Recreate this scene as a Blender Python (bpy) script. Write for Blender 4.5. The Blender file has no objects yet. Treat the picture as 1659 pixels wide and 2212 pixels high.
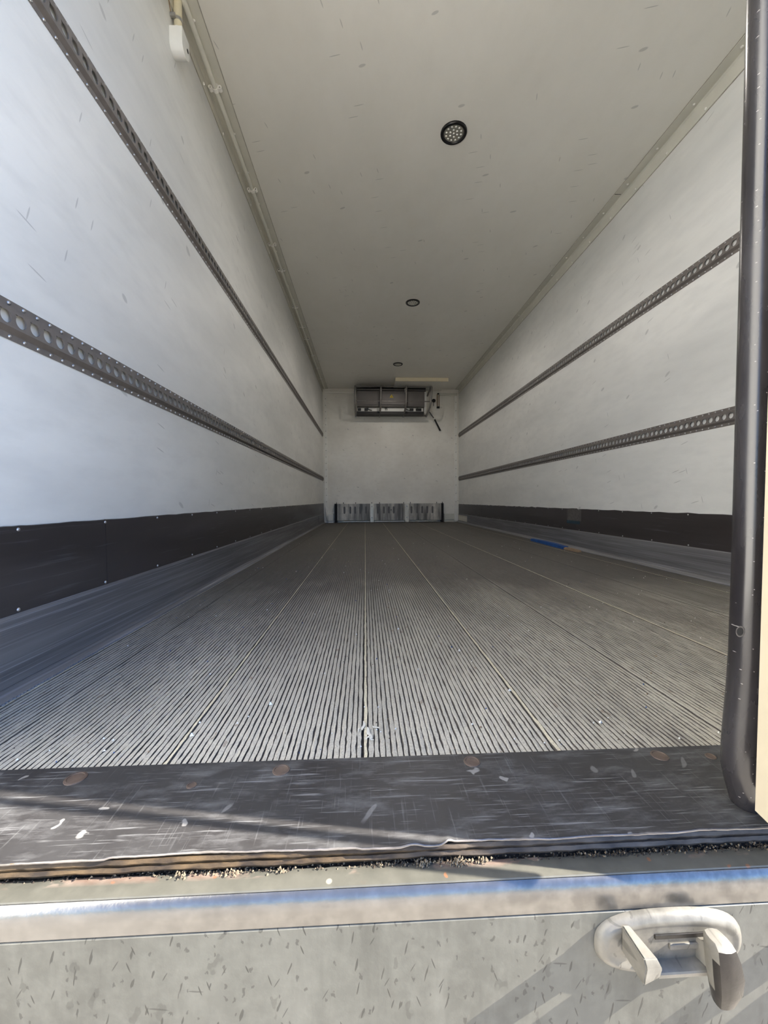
import bpy, bmesh, math, random
import numpy as np
from mathutils import Vector, Matrix

S = bpy.context.scene
COL = S.collection
PI = math.pi
random.seed(7)
RNG = np.random.default_rng(7)

# ------------------------------------------------------------------ camera
F_PX, YAW, PITCH, ROLL, CAM_Z = 879.2, 0.046216, -0.029186, -0.005747, 0.4024
_f = Vector((math.sin(YAW) * math.cos(PITCH), math.cos(YAW) * math.cos(PITCH), math.sin(PITCH)))
_r = Vector((math.cos(YAW), -math.sin(YAW), 0))
_u = _r.cross(_f)
_r2 = _r * math.cos(ROLL) + _u * math.sin(ROLL)
_u2 = -_r * math.sin(ROLL) + _u * math.cos(ROLL)
cam = bpy.data.cameras.new('camera')
cam.sensor_fit = 'HORIZONTAL'
cam.sensor_width = 36.0
cam.lens = F_PX / 1659.0 * 36.0
cam.clip_start = 0.02
cam_o = bpy.data.objects.new('camera', cam)
COL.objects.link(cam_o)
M = Matrix((_r2, _u2, -_f)).transposed().to_4x4()
M.translation = Vector((0, 0, CAM_Z))
cam_o.matrix_world = M
S.camera = cam_o

# ------------------------------------------------------------------ sky, sun, exposure
SUN_D = Vector((-1.0, 0.18, -0.66)).normalized()
world = bpy.data.worlds.new('sky')
S.world = world
world.use_nodes = True
wn = world.node_tree
sky = wn.nodes.new('ShaderNodeTexSky')
sky.sky_type = 'NISHITA'
sky.sun_disc = False
sky.sun_elevation = math.asin(-SUN_D.z)
sky.sun_rotation = math.atan2(-SUN_D.x, -SUN_D.y)
sky.air_density = 1.0
sky.dust_density = 0.8
sky.ozone_density = 3.0
bg = wn.nodes['Background']
bg.inputs['Strength'].default_value = 0.45
tint = wn.nodes.new('ShaderNodeMix')
tint.data_type = 'RGBA'
tint.blend_type = 'MULTIPLY'
tint.inputs[0].default_value = 1.0
tint.inputs[7].default_value = (0.66, 0.94, 1.34, 1.0)
wn.links.new(sky.outputs[0], tint.inputs[6])
wn.links.new(tint.outputs[2], bg.inputs['Color'])
sun = bpy.data.lights.new('sun', 'SUN')
sun.energy = 31.0
sun.angle = math.radians(0.53)
sun.color = (1.0, 0.94, 0.84)
sun_o = bpy.data.objects.new('sun', sun)
COL.objects.link(sun_o)
sun_o.location = (6, -1, 5)
sun_o.rotation_euler = SUN_D.to_track_quat('-Z', 'Y').to_euler()
S.view_settings.view_transform = 'Standard'
S.view_settings.look = 'None'
S.view_settings.gamma = 1.0
S.view_settings.use_curve_mapping = False
S.view_settings.exposure = -0.26
S.cycles.max_bounces = 24
S.cycles.diffuse_bounces = 16
S.cycles.glossy_bounces = 8

# ------------------------------------------------------------------ truck box dimensions
XL, XR = -0.748, 1.712          # inner faces of the side walls
YB = 7.39                       # inner face of the front bulkhead
YR = 0.622                      # where the ribbed floor begins
ZC = 2.405                      # ceiling
YF = 0.4270                      # face of the rear sill

# ------------------------------------------------------------------ helpers
def srgb(r, g, b):
    def c(v):
        v /= 255.0
        return v / 12.92 if v <= 0.04045 else ((v + 0.055) / 1.055) ** 2.4
    return (c(r), c(g), c(b), 1.0)

class NT:
    def __init__(self, name):
        self.m = bpy.data.materials.new(name)
        self.m.use_nodes = True
        self.t = self.m.node_tree
        self.b = self.t.nodes['Principled BSDF']
        self.tc = self.t.nodes.new('ShaderNodeTexCoord')
    def n(self, kind, **kw):
        x = self.t.nodes.new(kind)
        for k, v in kw.items():
            setattr(x, k, v)
        return x
    def l(self, a, b):
        self.t.links.new(a, b)
    def coord(self, scale=(1, 1, 1), rot=(0, 0, 0), loc=(0, 0, 0)):
        mp = self.n('ShaderNodeMapping')
        mp.inputs['Scale'].default_value = scale
        mp.inputs['Rotation'].default_value = rot
        mp.inputs['Location'].default_value = loc
        self.l(self.tc.outputs['Object'], mp.inputs['Vector'])
        return mp.outputs[0]
    def noise(self, scale, vec=None, detail=4, rough=0.55, lo=0.4, hi=0.6, dist=0.0):
        x = self.n('ShaderNodeTexNoise')
        x.inputs['Scale'].default_value = scale
        x.inputs['Detail'].default_value = detail
        x.inputs['Roughness'].default_value = rough
        x.inputs['Distortion'].default_value = dist
        self.l(vec if vec is not None else self.coord(), x.inputs['Vector'])
        return self.ramp(x.outputs[0], lo, hi)
    def ramp(self, fac, lo, hi, a=0.0, b=1.0):
        r = self.n('ShaderNodeMapRange')
        r.inputs['From Min'].default_value = lo
        r.inputs['From Max'].default_value = hi
        r.inputs['To Min'].default_value = a
        r.inputs['To Max'].default_value = b
        self.l(fac, r.inputs['Value'])
        return r.outputs[0]
    def mul(self, a, k, op='MULTIPLY'):
        x = self.n('ShaderNodeMath', operation=op)
        self.l(a, x.inputs[0])
        if hasattr(k, 'links'):
            self.l(k, x.inputs[1])
        else:
            x.inputs[1].default_value = k
        return x.outputs[0]
    def mix(self, fac, a, b):
        x = self.n('ShaderNodeMix', data_type='RGBA')
        self.l(fac, x.inputs[0])
        for v, i in ((a, 6), (b, 7)):
            if hasattr(v, 'links'):
                self.l(v, x.inputs[i])
            else:
                x.inputs[i].default_value = v
        return x.outputs[2]
    def marks(self, scale, size, stretch=(1, 1), ang=0.0, keep=0.35, warp=0.0, plane='xy'):
        """sparse dabs on one plane: 2D voronoi cells, of which only some hold a mark"""
        sp = self.n('ShaderNodeSeparateXYZ')
        self.l(self.tc.outputs['Object'], sp.inputs[0])
        cb = self.n('ShaderNodeCombineXYZ')
        self.l(sp.outputs['xyz'.index(plane[0])], cb.inputs[0])
        self.l(sp.outputs['xyz'.index(plane[1])], cb.inputs[1])
        rt = self.n('ShaderNodeMapping')
        rt.inputs['Rotation'].default_value = (0, 0, ang)
        self.l(cb.outputs[0], rt.inputs['Vector'])
        mp = self.n('ShaderNodeMapping')
        mp.inputs['Scale'].default_value = (stretch[0], stretch[1], 1)
        self.l(rt.outputs[0], mp.inputs['Vector'])
        vec = mp.outputs[0]
        if warp:
            nz = self.n('ShaderNodeTexNoise')
            nz.inputs['Scale'].default_value = scale * 1.7
            self.l(vec, nz.inputs['Vector'])
            vs_ = self.n('ShaderNodeVectorMath', operation='SUBTRACT')
            self.l(nz.outputs[1], vs_.inputs[0])
            vs_.inputs[1].default_value = (0.5, 0.5, 0.5)
            va = self.n('ShaderNodeVectorMath', operation='SCALE')
            self.l(vs_.outputs[0], va.inputs[0])
            va.inputs['Scale'].default_value = 2 * warp / scale
            vb = self.n('ShaderNodeVectorMath', operation='ADD')
            self.l(vec, vb.inputs[0]); self.l(va.outputs[0], vb.inputs[1])
            vec = vb.outputs[0]
        v = self.n('ShaderNodeTexVoronoi')
        v.voronoi_dimensions = '2D'
        v.inputs['Scale'].default_value = scale
        self.l(vec, v.inputs['Vector'])
        dab = self.ramp(v.outputs['Distance'], size, size * 0.7)
        sep = self.n('ShaderNodeSeparateColor')
        self.l(v.outputs['Color'], sep.inputs[0])
        on = self.n('ShaderNodeMath', operation='LESS_THAN')
        self.l(sep.outputs[0], on.inputs[0])
        on.inputs[1].default_value = keep
        return self.mul(dab, on.outputs[0])
    def bump(self, h, strength=0.3, dist=0.002):
        b = self.n('ShaderNodeBump')
        b.inputs['Strength'].default_value = strength
        b.inputs['Distance'].default_value = dist
        self.l(h, b.inputs['Height'])
        self.l(b.outputs[0], self.b.inputs['Normal'])
    def fin(self, col, rough=0.5, metal=0.0, spec=0.5):
        if hasattr(col, 'links'):
            self.l(col, self.b.inputs['Base Color'])
        else:
            self.b.inputs['Base Color'].default_value = col
        if hasattr(rough, 'links'):
            self.l(rough, self.b.inputs['Roughness'])
        else:
            self.b.inputs['Roughness'].default_value = rough
        self.b.inputs['Metallic'].default_value = metal
        self.b.inputs['Specular IOR Level'].default_value = spec
        return self.m

def plain(name, col, rough=0.5, metal=0.0, var=0.12, scale=30, spec=0.5):
    n = NT(name)
    f = n.noise(scale, lo=0.3, hi=0.7)
    d = tuple(c * (1 - var * 2) for c in col[:3]) + (1,)
    return n.fin(n.mix(f, d, col), rough, metal, spec)

class MB:
    """collects geometry of one object"""
    def __init__(self):
        self.v, self.f, self.mi = [], [], []
    def add(self, vs, fs, m=0):
        o = len(self.v)
        self.v += [tuple(map(float, p)) for p in vs]
        self.f += [tuple(i + o for i in q) for q in fs]
        self.mi += [m] * len(fs)
        return self
    def box(self, x0, x1, y0, y1, z0, z1, m=0, bev=0.0):
        if bev <= 0:
            vs = [(x, y, z) for x in (x0, x1) for y in (y0, y1) for z in (z0, z1)]
            fs = [(0, 1, 3, 2), (4, 6, 7, 5), (0, 4, 5, 1), (2, 3, 7, 6), (0, 2, 6, 4), (1, 5, 7, 3)]
            return self.add(vs, fs, m)
        bm = bmesh.new()
        bmesh.ops.create_cube(bm, size=1.0)
        for v in bm.verts:
            v.co = Vector(((x0 + x1) / 2 + v.co.x * (x1 - x0), (y0 + y1) / 2 + v.co.y * (y1 - y0), (z0 + z1) / 2 + v.co.z * (z1 - z0)))
        bmesh.ops.bevel(bm, geom=bm.edges[:], offset=bev, segments=2, affect='EDGES', profile=0.5)
        return self.bm(bm, m)
    def bm(self, bm, m=0):
        bm.verts.index_update()
        self.add([v.co[:] for v in bm.verts], [tuple(v.index for v in f.verts) for f in bm.faces], m)
        bm.free()
        return self
    def extrude(self, prof, axis, a, b, m=0, closed=True, caps=True, stations=None):
        """prof: 2D points; axis 'x' takes (y,z), 'y' takes (x,z), 'z' takes (x,y)"""
        st = stations if stations is not None else [a, b]
        def P(p, t):
            return {'x': (t, p[0], p[1]), 'y': (p[0], t, p[1]), 'z': (p[0], p[1], t)}[axis]
        n = len(prof)
        vs = [P(p, t) for t in st for p in prof]
        fs = []
        for s in range(len(st) - 1):
            for i in range(n if closed else n - 1):
                j = (i + 1) % n
                fs.append((s * n + i, s * n + j, (s + 1) * n + j, (s + 1) * n + i))
        if closed and caps:
            fs.append(tuple(range(n)))
            fs.append(tuple((len(st) - 1) * n + i for i in reversed(range(n))))
        return self.add(vs, fs, m)
    def tube(self, pts, r, seg=10, m=0, caps=True):
        pts = [Vector(p) for p in pts]
        rs = r if isinstance(r, (list, tuple)) else [r] * len(pts)
        vs, fs = [], []
        up = None
        for i, p in enumerate(pts):
            t = (pts[min(i + 1, len(pts) - 1)] - pts[max(i - 1, 0)]).normalized()
            if up is None:
                up = Vector((0, 0, 1)) if abs(t.z) < 0.9 else Vector((1, 0, 0))
            a = t.cross(up).normalized()
            b = a.cross(t).normalized()
            up = b
            for k in range(seg):
                w = 2 * PI * k / seg
                vs.append(p + a * (math.cos(w) * rs[i]) + b * (math.sin(w) * rs[i]))
        for i in range(len(pts) - 1):
            for k in range(seg):
                j = (k + 1) % seg
                fs.append((i * seg + k, i * seg + j, (i + 1) * seg + j, (i + 1) * seg + k))
        if caps:
            fs.append(tuple(reversed(range(seg))))
            fs.append(tuple((len(pts) - 1) * seg + k for k in range(seg)))
        return self.add(vs, fs, m)
    def lathe(self, prof, c, axis='z', seg=20, m=0):
        """prof: (radius, height) along axis from c"""
        vs, fs = [], []
        def P(r, h, w):
            u, v = r * math.cos(w), r * math.sin(w)
            return {'z': (c[0] + u, c[1] + v, c[2] + h), 'y': (c[0] + u, c[1] + h, c[2] + v), 'x': (c[0] + h, c[1] + u, c[2] + v)}[axis]
        n = len(prof)
        for r, h in prof:
            for k in range(seg):
                vs.append(P(r, h, 2 * PI * k / seg))
        for i in range(n - 1):
            for k in range(seg):
                j = (k + 1) % seg
                fs.append((i * seg + k, i * seg + j, (i + 1) * seg + j, (i + 1) * seg + k))
        fs.append(tuple(range(seg)))
        fs.append(tuple((n - 1) * seg + k for k in reversed(range(seg))))
        return self.add(vs, fs, m)
    def mesh(self, name, mats, smooth=None, fix=True):
        me = bpy.data.meshes.new(name)
        me.from_pydata(self.v, [], self.f)
        for mt in (mats if isinstance(mats, (list, tuple)) else [mats]):
            me.materials.append(mt)
        me.polygons.foreach_set('material_index', self.mi)
        if fix:
            bm = bmesh.new(); bm.from_mesh(me)
            bmesh.ops.recalc_face_normals(bm, faces=bm.faces[:])
            bm.to_mesh(me); bm.free()
        if smooth is not None:
            me.shade_smooth()
            me.set_sharp_from_angle(angle=math.radians(smooth))
        me.update()
        return me
    def build(self, name, mats, parent=None, smooth=None, loc=None, fix=True):
        me = self.mesh(name, mats, smooth, fix)
        o = bpy.data.objects.new(name, me)
        COL.objects.link(o)
        if loc is not None:
            o.location = loc
        if parent is not None:
            o.parent = parent
        return o

def empty(name, loc=(0, 0, 0)):
    o = bpy.data.objects.new(name, None)
    o.empty_display_size = 0.1
    COL.objects.link(o)
    o.location = loc
    return o

def tag(o, label=None, cat=None, group=None, kind=None):
    if label: o['label'] = label
    if cat: o['category'] = cat
    if group: o['group'] = group
    if kind: o['kind'] = kind
    return o

def put(me, name, loc, parent=None, rot=None):
    o = bpy.data.objects.new(name, me)
    COL.objects.link(o)
    o.location = loc
    if rot is not None:
        o.rotation_euler = rot
    if parent is not None:
        o.parent = parent
    return o

# ------------------------------------------------------------------ materials
def m_white(name, base, dirt, amount=0.5, stretch=(1, 0.35, 1.6), plane='yz'):
    n = NT(name)
    big = n.noise(2.2, n.coord(stretch), detail=6, lo=0.35, hi=0.75)
    fine = n.noise(14, n.coord((1, 0.5, 1.5)), detail=6, lo=0.45, hi=0.8)
    c = n.mix(n.mul(big, amount), base, dirt)
    c = n.mix(n.mul(fine, amount * 0.5), c, dirt)
    k = n.marks(1.7, 0.035, (1, 2.2), 0.5, keep=0.5, warp=0.12, plane=plane)
    c = n.mix(n.mul(k, 0.35), c, srgb(120, 122, 124))
    k2 = n.marks(3.2, 0.05, (0.5, 7.0), 0.25, keep=0.20, plane=plane)
    c = n.mix(n.mul(k2, 0.42), c, srgb(124, 126, 128))
    k3 = n.marks(3.0, 0.045, (6.0, 0.7), 0.3, keep=0.18, plane=plane)
    c = n.mix(n.mul(k3, 0.38), c, srgb(124, 126, 128))
    n.bump(n.noise(60, lo=0.2, hi=0.8), 0.05, 0.001)
    return n.fin(c, 0.42, 0.0, 0.45)

WALL = m_white('wall_laminate', srgb(233, 233, 230), srgb(200, 201, 200), 0.7)
CEIL = m_white('ceiling_laminate', srgb(238, 236, 229), srgb(220, 217, 208), 0.4, (1, 0.6, 1), 'xy')
BACK = m_white('bulkhead_laminate', srgb(248, 245, 238), srgb(222, 217, 208), 0.6, (1, 1, 1), 'xz')
TRIM = plain('trim_paint', srgb(219, 217, 206), 0.4, 0, 0.05, 8)
TRIMW = plain('corner_trim_paint', srgb(252, 250, 244), 0.4, 0, 0.05, 8)
GAP_SHADE = plain('gap_shade_grey', srgb(186, 182, 170), 0.8, 0, 0.2, 40)
PVC = plain('conduit_plastic', srgb(230, 229, 218), 0.34, 0, 0.04, 20)
WPLAST = plain('white_plastic', srgb(238, 238, 234), 0.35, 0, 0.03, 20)
CREAM = plain('cream_plastic', srgb(226, 217, 188), 0.4, 0, 0.05, 25)
CREAM3 = plain('cream_edge_paint', srgb(252, 240, 212), 0.4, 0, 0.02, 25)
CREAM2 = plain('cream_door_paint', srgb(196, 185, 162), 0.45, 0, 0.05, 12)
RUBBER_N = NT('black_rubber')
_f1 = RUBBER_N.noise(22, RUBBER_N.coord((1, 1, 0.3)), detail=6, lo=0.4, hi=0.8)
_k = RUBBER_N.marks(120, 0.075, keep=0.30, plane='xz')
_c = RUBBER_N.mix(_f1, srgb(36, 34, 36), srgb(56, 54, 56))
_c = RUBBER_N.mix(_k, _c, srgb(140, 136, 134))
RUBBER = RUBBER_N.fin(_c, RUBBER_N.ramp(_f1, 0, 1, 0.20, 0.34), 0, 0.7)
RAILM = plain('rail_grey_steel', srgb(114, 108, 104), 0.5, 0.05, 0.10, 45)
RIVETM = plain('rivet_zinc', srgb(196, 196, 198), 0.32, 0.85, 0.08, 60)
RIVETW = plain('rivet_white', srgb(244, 242, 234), 0.25, 0.0, 0.03, 60)
CLIPM = plain('clip_white', srgb(250, 248, 242), 0.3, 0.0, 0.03, 60)
DARKHOLE = plain('dark_recess', srgb(22, 21, 22), 0.8, 0, 0.05, 30)
BLACKP = plain('black_plastic', srgb(14, 13, 16), 0.35, 0, 0.1, 40)

_n = NT('scuff_panel_black')
_a = _n.noise(3, _n.coord((1, 0.25, 3)), detail=7, lo=0.4, hi=0.75)
_s = _n.noise(26, _n.coord((1, 0.12, 4), (0.25, 0, 0)), detail=5, lo=0.62, hi=0.74)
_c = _n.mix(_a, srgb(52, 48, 48), srgb(68, 64, 65))
_c = _n.mix(_n.mul(_s, 0.35), _c, srgb(120, 122, 128))
SCUFF = _n.fin(_c, _n.ramp(_a, 0, 1, 0.30, 0.45), 0, 0.5)

_n = NT('kick_plate_aluminium')
_a = _n.noise(5, _n.coord((1, 0.2, 6)), detail=7, lo=0.35, hi=0.7)
_s = _n.noise(40, _n.coord((1, 0.05, 6)), detail=4, lo=0.50, hi=0.68)
_c = _n.mix(_a, srgb(96, 95, 98), srgb(124, 123, 126))
_c = _n.mix(_n.mul(_s, 0.55), _c, srgb(158, 160, 166))
_n.bump(_s, 0.2, 0.001)
KICK = _n.fin(_c, 0.42, 0.25, 0.5)

def m_floor(name, a, b, hi, pale):
    n = NT(name)
    big = n.noise(2.4, n.coord((1.6, 0.5, 1)), detail=6, lo=0.3, hi=0.7)
    fine = n.noise(90, n.coord((1, 0.18, 1)), detail=5, lo=0.35, hi=0.75)
    sp = n.noise(380, n.coord((1, 0.6, 1)), detail=3, lo=0.4, hi=0.75)
    c = n.mix(big, a, b)
    c = n.mix(n.mul(fine, 0.5), c, hi)
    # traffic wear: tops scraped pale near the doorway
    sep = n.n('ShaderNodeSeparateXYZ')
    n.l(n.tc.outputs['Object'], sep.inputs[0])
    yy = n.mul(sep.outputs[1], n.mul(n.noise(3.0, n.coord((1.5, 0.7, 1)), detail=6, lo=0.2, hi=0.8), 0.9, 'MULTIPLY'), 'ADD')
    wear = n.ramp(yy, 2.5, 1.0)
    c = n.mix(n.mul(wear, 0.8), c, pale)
    c = n.mix(n.mul(sp, 0.40), c, srgb(98, 92, 84))
    k = n.marks(38, 0.13, (1, 0.5), keep=0.12, warp=0.4)
    c = n.mix(n.mul(k, 0.45), c, srgb(112, 84, 60))
    n.bump(n.mul(fine, sp, 'ADD'), 0.5, 0.0006)
    return n.fin(c, 0.55, 0.1, 0.35)
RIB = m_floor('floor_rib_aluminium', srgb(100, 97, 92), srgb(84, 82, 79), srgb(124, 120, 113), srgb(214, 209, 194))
GROOVE = plain('floor_groove_dirt', srgb(98, 92, 86), 0.85, 0, 0.25, 160)
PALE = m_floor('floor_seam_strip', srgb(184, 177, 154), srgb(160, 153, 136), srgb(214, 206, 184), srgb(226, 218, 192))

# worn black threshold plate: scratches in all directions, pale scabs
_n = NT('threshold_worn_black')
_a = _n.noise(9, _n.coord((1, 1, 1), (0, 0, 0.6)), detail=9, rough=0.7, lo=0.35, hi=0.75)
_cl = _n.noise(26, _n.coord((0.45, 1.3, 1), (0, 0, -0.7)), detail=8, rough=0.7, lo=0.50, hi=0.74)
_s1 = _n.noise(150, _n.coord((0.10, 2.4, 1), (0, 0, -0.75)), detail=3, lo=0.60, hi=0.70)
_s2 = _n.noise(130, _n.coord((2.2, 0.10, 1), (0, 0, 0.35)), detail=3, lo=0.62, hi=0.72)
_s3 = _n.noise(160, _n.coord((0.12, 2.0, 1), (0, 0, 0.15)), detail=4, lo=0.62, hi=0.72)
_k = _n.marks(26, 0.13, keep=0.13, warp=0.4)
_k2 = _n.marks(11, 0.10, (1.6, 0.7), 0.6, keep=0.16, warp=0.35)
_c = _n.mix(_a, srgb(48, 46, 46), srgb(63, 62, 62))
_c = _n.mix(_n.mul(_cl, 0.30), _c, srgb(150, 150, 150))
for _q, _w in ((_s1, 0.30), (_s2, 0.10), (_s3, 0.14)):
    _c = _n.mix(_n.mul(_q, _w), _c, srgb(172, 172, 172))
_c = _n.mix(_n.mul(_k, 0.5), _c, srgb(168, 166, 162))
_c = _n.mix(_n.mul(_k2, 0.35), _c, srgb(150, 148, 146))
_n.bump(_n.mul(_s1, _s2, 'ADD'), 0.12, 0.0005)
THRESH = _n.fin(_c, _n.ramp(_a, 0, 1, 0.36, 0.55), 0.0, 0.45)

def m_galv(name, a, b, rust=0.0, marks=0.0, rough=0.42, metal=0.55, stretch=(1, 1, 0.35), plane='xz', chips=False):
    n = NT(name)
    big = n.noise(9, n.coord(stretch), detail=7, rough=0.6, lo=0.35, hi=0.7)
    fine = n.noise(60, n.coord((1, 1, 1)), detail=6, lo=0.4, hi=0.75)
    pale = tuple(min(1, x * 1.3) for x in b[:3]) + (1,)
    c = n.mix(big, a, b)
    c = n.mix(n.mul(fine, 0.45), c, pale)
    h = fine
    if marks:
        drip = n.noise(22, n.coord((1.0, 1, 0.12)), detail=5, lo=0.54, hi=0.72)
        c = n.mix(n.mul(drip, 0.6), c, tuple(x * 0.60 for x in a[:3]) + (1,))
        drip2 = n.noise(30, n.coord((1.1, 1, 0.14), loc=(3, 0, 0)), detail=5, lo=0.56, hi=0.74)
        c = n.mix(n.mul(drip2, 0.5), c, pale)
        dark = tuple(x * 0.36 for x in a[:3]) + (1,)
        k1 = n.marks(42, 0.20, (1, 0.6), 0.2, keep=0.20, warp=0.6, plane=plane)
        k2 = n.marks(34, 0.13, (3.0, 0.55), 0.25, keep=0.34, warp=0.35, plane=plane)
        k3 = n.marks(14, 0.055, (5.0, 0.6), -0.35, keep=0.45, warp=0.1, plane=plane)
        k4 = n.marks(15, 0.05, (5.0, 0.5), 0.55, keep=0.40, warp=0.1, plane=plane)
        k5 = n.marks(80, 0.18, (1.3, 0.8), 0.0, keep=0.20, warp=0.5, plane=plane)
        k6 = n.marks(9, 0.045, (0.5, 5.0), 0.12, keep=0.35, warp=0.15, plane=plane)
        for k, w in ((k1, 0.34), (k2, 0.78), (k3, 0.9), (k4, 0.8), (k5, 0.6), (k6, 0.65)):
            c = n.mix(n.mul(k, w * marks), c, dark)
        h = n.mul(fine, n.mul(k2, k3, 'ADD'), 'SUBTRACT')
    if rust:
        r = n.noise(16, n.coord((0.6, 1, 1)), detail=7, rough=0.65, lo=0.60, hi=0.68)
        c = n.mix(n.mul(r, rust * 0.6), c, srgb(112, 80, 64))
        s = n.marks(46, 0.12, keep=0.08, warp=0.3, plane=plane)
        c = n.mix(n.mul(s, 0.7), c, srgb(138, 92, 62))
    if chips:
        # flaked strip along the rear edge, round pale drops
        sep = n.n('ShaderNodeSeparateXYZ')
        n.l(n.tc.outputs['Object'], sep.inputs[0])
        yy = n.mul(sep.outputs[1], n.mul(sep.outputs[0], 0.0024), 'ADD')
        band = n.ramp(yy, 0.4485, 0.4555)
        nz = n.noise(24, n.coord((0.5, 1, 1)), detail=6, rough=0.6, lo=0.52, hi=0.56)
        bare = n.mul(band, nz)
        inner = n.noise(70, n.coord((0.6, 1, 1)), detail=5, lo=0.35, hi=0.65)
        c = n.mix(n.mul(bare, 0.8), c, n.mix(inner, srgb(116, 92, 80), srgb(152, 136, 124)))
        d = n.marks(22, 0.085, keep=0.16, plane='xy')
        c = n.mix(n.mul(d, 0.7), c, srgb(150, 147, 134))
        h = n.mul(h, n.mul(bare, 1.5), 'SUBTRACT')
    n.bump(h, 0.25, 0.0006)
    return n.fin(c, rough, metal, 0.5)
FLANGE = m_galv('sill_flange_steel', srgb(78, 77, 70), srgb(92, 90, 82), 0.35, 0.0, 0.50, 0.1, plane='xy', chips=True)
BEAD = m_galv('sill_bead_bright', srgb(104, 102, 100), srgb(140, 138, 135), 0.0, 0.0, 0.26, 0.85, (0.25, 1, 1))
FACE = m_galv('sill_face_worn', srgb(80, 79, 73), srgb(97, 96, 89), 0.0, 1.0, 0.5, 0.1)
CAST = m_galv('cast_keeper_steel', srgb(83, 80, 73), srgb(126, 122, 113), 0.0, 0.55, 0.42, 0.15, (1, 1, 1))
CASTD = m_galv('keeper_dark_wear', srgb(34, 33, 31), srgb(57, 53, 51), 0.0, 0.3, 0.34, 0.5, (1, 1, 1))
LIP = m_galv('torn_bright_lip', srgb(110, 104, 98), srgb(150, 144, 138), 0.5, 0, 0.36, 0.6)
# laminations below the plate: rusty at one end, grey at the other
_n = NT('lamination_edge')
_sep = _n.n('ShaderNodeSeparateXYZ')
_n.l(_n.tc.outputs['Object'], _sep.inputs[0])
_g = _n.ramp(_sep.outputs[0], -0.05, 0.3)
_a = _n.noise(60, _n.coord((0.5, 1, 1)), detail=7, lo=0.35, hi=0.7)
_r1 = _n.mix(_a, srgb(40, 31, 23), srgb(92, 74, 50))
_r2c = _n.mix(_a, srgb(44, 41, 40), srgb(78, 74, 71))
_n.bump(_a, 0.6, 0.0015)
LAMIN = _n.fin(_n.mix(_g, _r1, _r2c), 0.6, 0.1, 0.4)
SCREWR = m_galv('rusted_screw', srgb(76, 62, 54), srgb(104, 90, 80), 0.3, 0, 0.6, 0.2)
DIRTM = plain('brown_dirt', srgb(62, 52, 42), 0.95, 0, 0.35, 220)
DIRTL = plain('tan_dirt', srgb(128, 114, 94), 0.95, 0, 0.2, 220)
_n = NT('stainless_panel')
_a = _n.noise(7, _n.coord((1.3, 1, 0.12)), detail=4, lo=0.38, hi=0.66)
_b = _n.noise(40, _n.coord((1, 1, 0.5)), detail=6, lo=0.35, hi=0.75)
_c = _n.mix(_a, srgb(104, 102, 100), srgb(228, 222, 212))
_c = _n.mix(_n.mul(_b, 0.4), _c, srgb(120, 117, 114))
STAIN = _n.fin(_c, 0.45, 0.15, 0.5)
STAINB = m_galv('stainless_strap', srgb(226, 220, 206), srgb(246, 240, 226), 0.2, 0.2, 0.42, 0.5)
TUBEM = plain('guard_tube_steel', srgb(150, 146, 143), 0.28, 0.6, 0.1, 40)
EVAPG = plain('unit_grey_panel', srgb(118, 113, 111), 0.45, 0.25, 0.08, 6)
EVAPD = plain('unit_dark_case', srgb(34, 32, 33), 0.5, 0.2, 0.1, 10)
YEL = plain('yellow_sticker', srgb(232, 206, 40), 0.5, 0, 0.03, 30)
BLUE = plain('blue_paint', srgb(24, 84, 158), 0.5, 0, 0.2, 22)
WOOD = plain('pale_wood', srgb(158, 134, 108), 0.8, 0, 0.2, 60)
LENS = plain('clear_lens', srgb(170, 168, 158), 0.15, 0.3, 0.05, 90)
LEDM = plain('led_reflector', srgb(236, 236, 228), 0.10, 0.6, 0.02, 90)
FILL_W = 5.2                       # watts of the fill light added under each ceiling lamp
FILM = plain('plastic_film', srgb(214, 212, 202), 0.4, 0, 0.08, 60)
ASPH = NT('yard_concrete')
_a = ASPH.noise(0.6, detail=7, lo=0.3, hi=0.7)
ASPH = ASPH.fin(ASPH.mix(_a, srgb(172, 162, 144), srgb(192, 182, 164)), 0.9)
PATINA = plain('tape_grey', srgb(92, 88, 86), 0.7, 0, 0.2, 60)
TEAL = plain('blue_scuff', srgb(44, 70, 84), 0.7, 0, 0.2, 60)

# ------------------------------------------------------------------ shared small meshes
def dome(name, r, h, axis, mat, seg=10):
    b = MB()
    prof = [(r, 0), (r * 0.92, h * 0.45), (r * 0.6, h * 0.85), (r * 0.2, h)]
    b.lathe(prof, (0, 0, 0), axis, seg)
    return b.mesh(name, mat, smooth=60)
RIV_PX = dome('rivet', 0.0042, 0.0030, 'x', RIVETM)                       # dome to +x
_b = MB(); _b.lathe([(0.0042, 0), (0.0039, -0.0013), (0.0025, -0.0026), (0.0008, -0.003)], (0, 0, 0), 'x', 10)
RIV_NX = _b.mesh('rivet', RIVETM, smooth=60)
_b = MB(); _b.lathe([(0.0074, 0), (0.0067, -0.0026), (0.0042, -0.0048), (0.001, -0.0056)], (0, 0, 0), 'z', 10)
TRV_D = _b.mesh('rivet', RIVETW, smooth=60)                               # under the ceiling
TRV_PX = dome('rivet', 0.0074, 0.0056, 'x', RIVETW)
_b = MB(); _b.lathe([(0.0074, 0), (0.0067, -0.0026), (0.0042, -0.0048), (0.001, -0.0056)], (0, 0, 0), 'x', 10)
TRV_NX = _b.mesh('rivet', RIVETW, smooth=60)

# ================================================================== SETTING
g = MB(); g.box(-40, 40, -40, 40, -1.35, -1.25)
tag(g.build('ground', ASPH), kind='structure')

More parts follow.
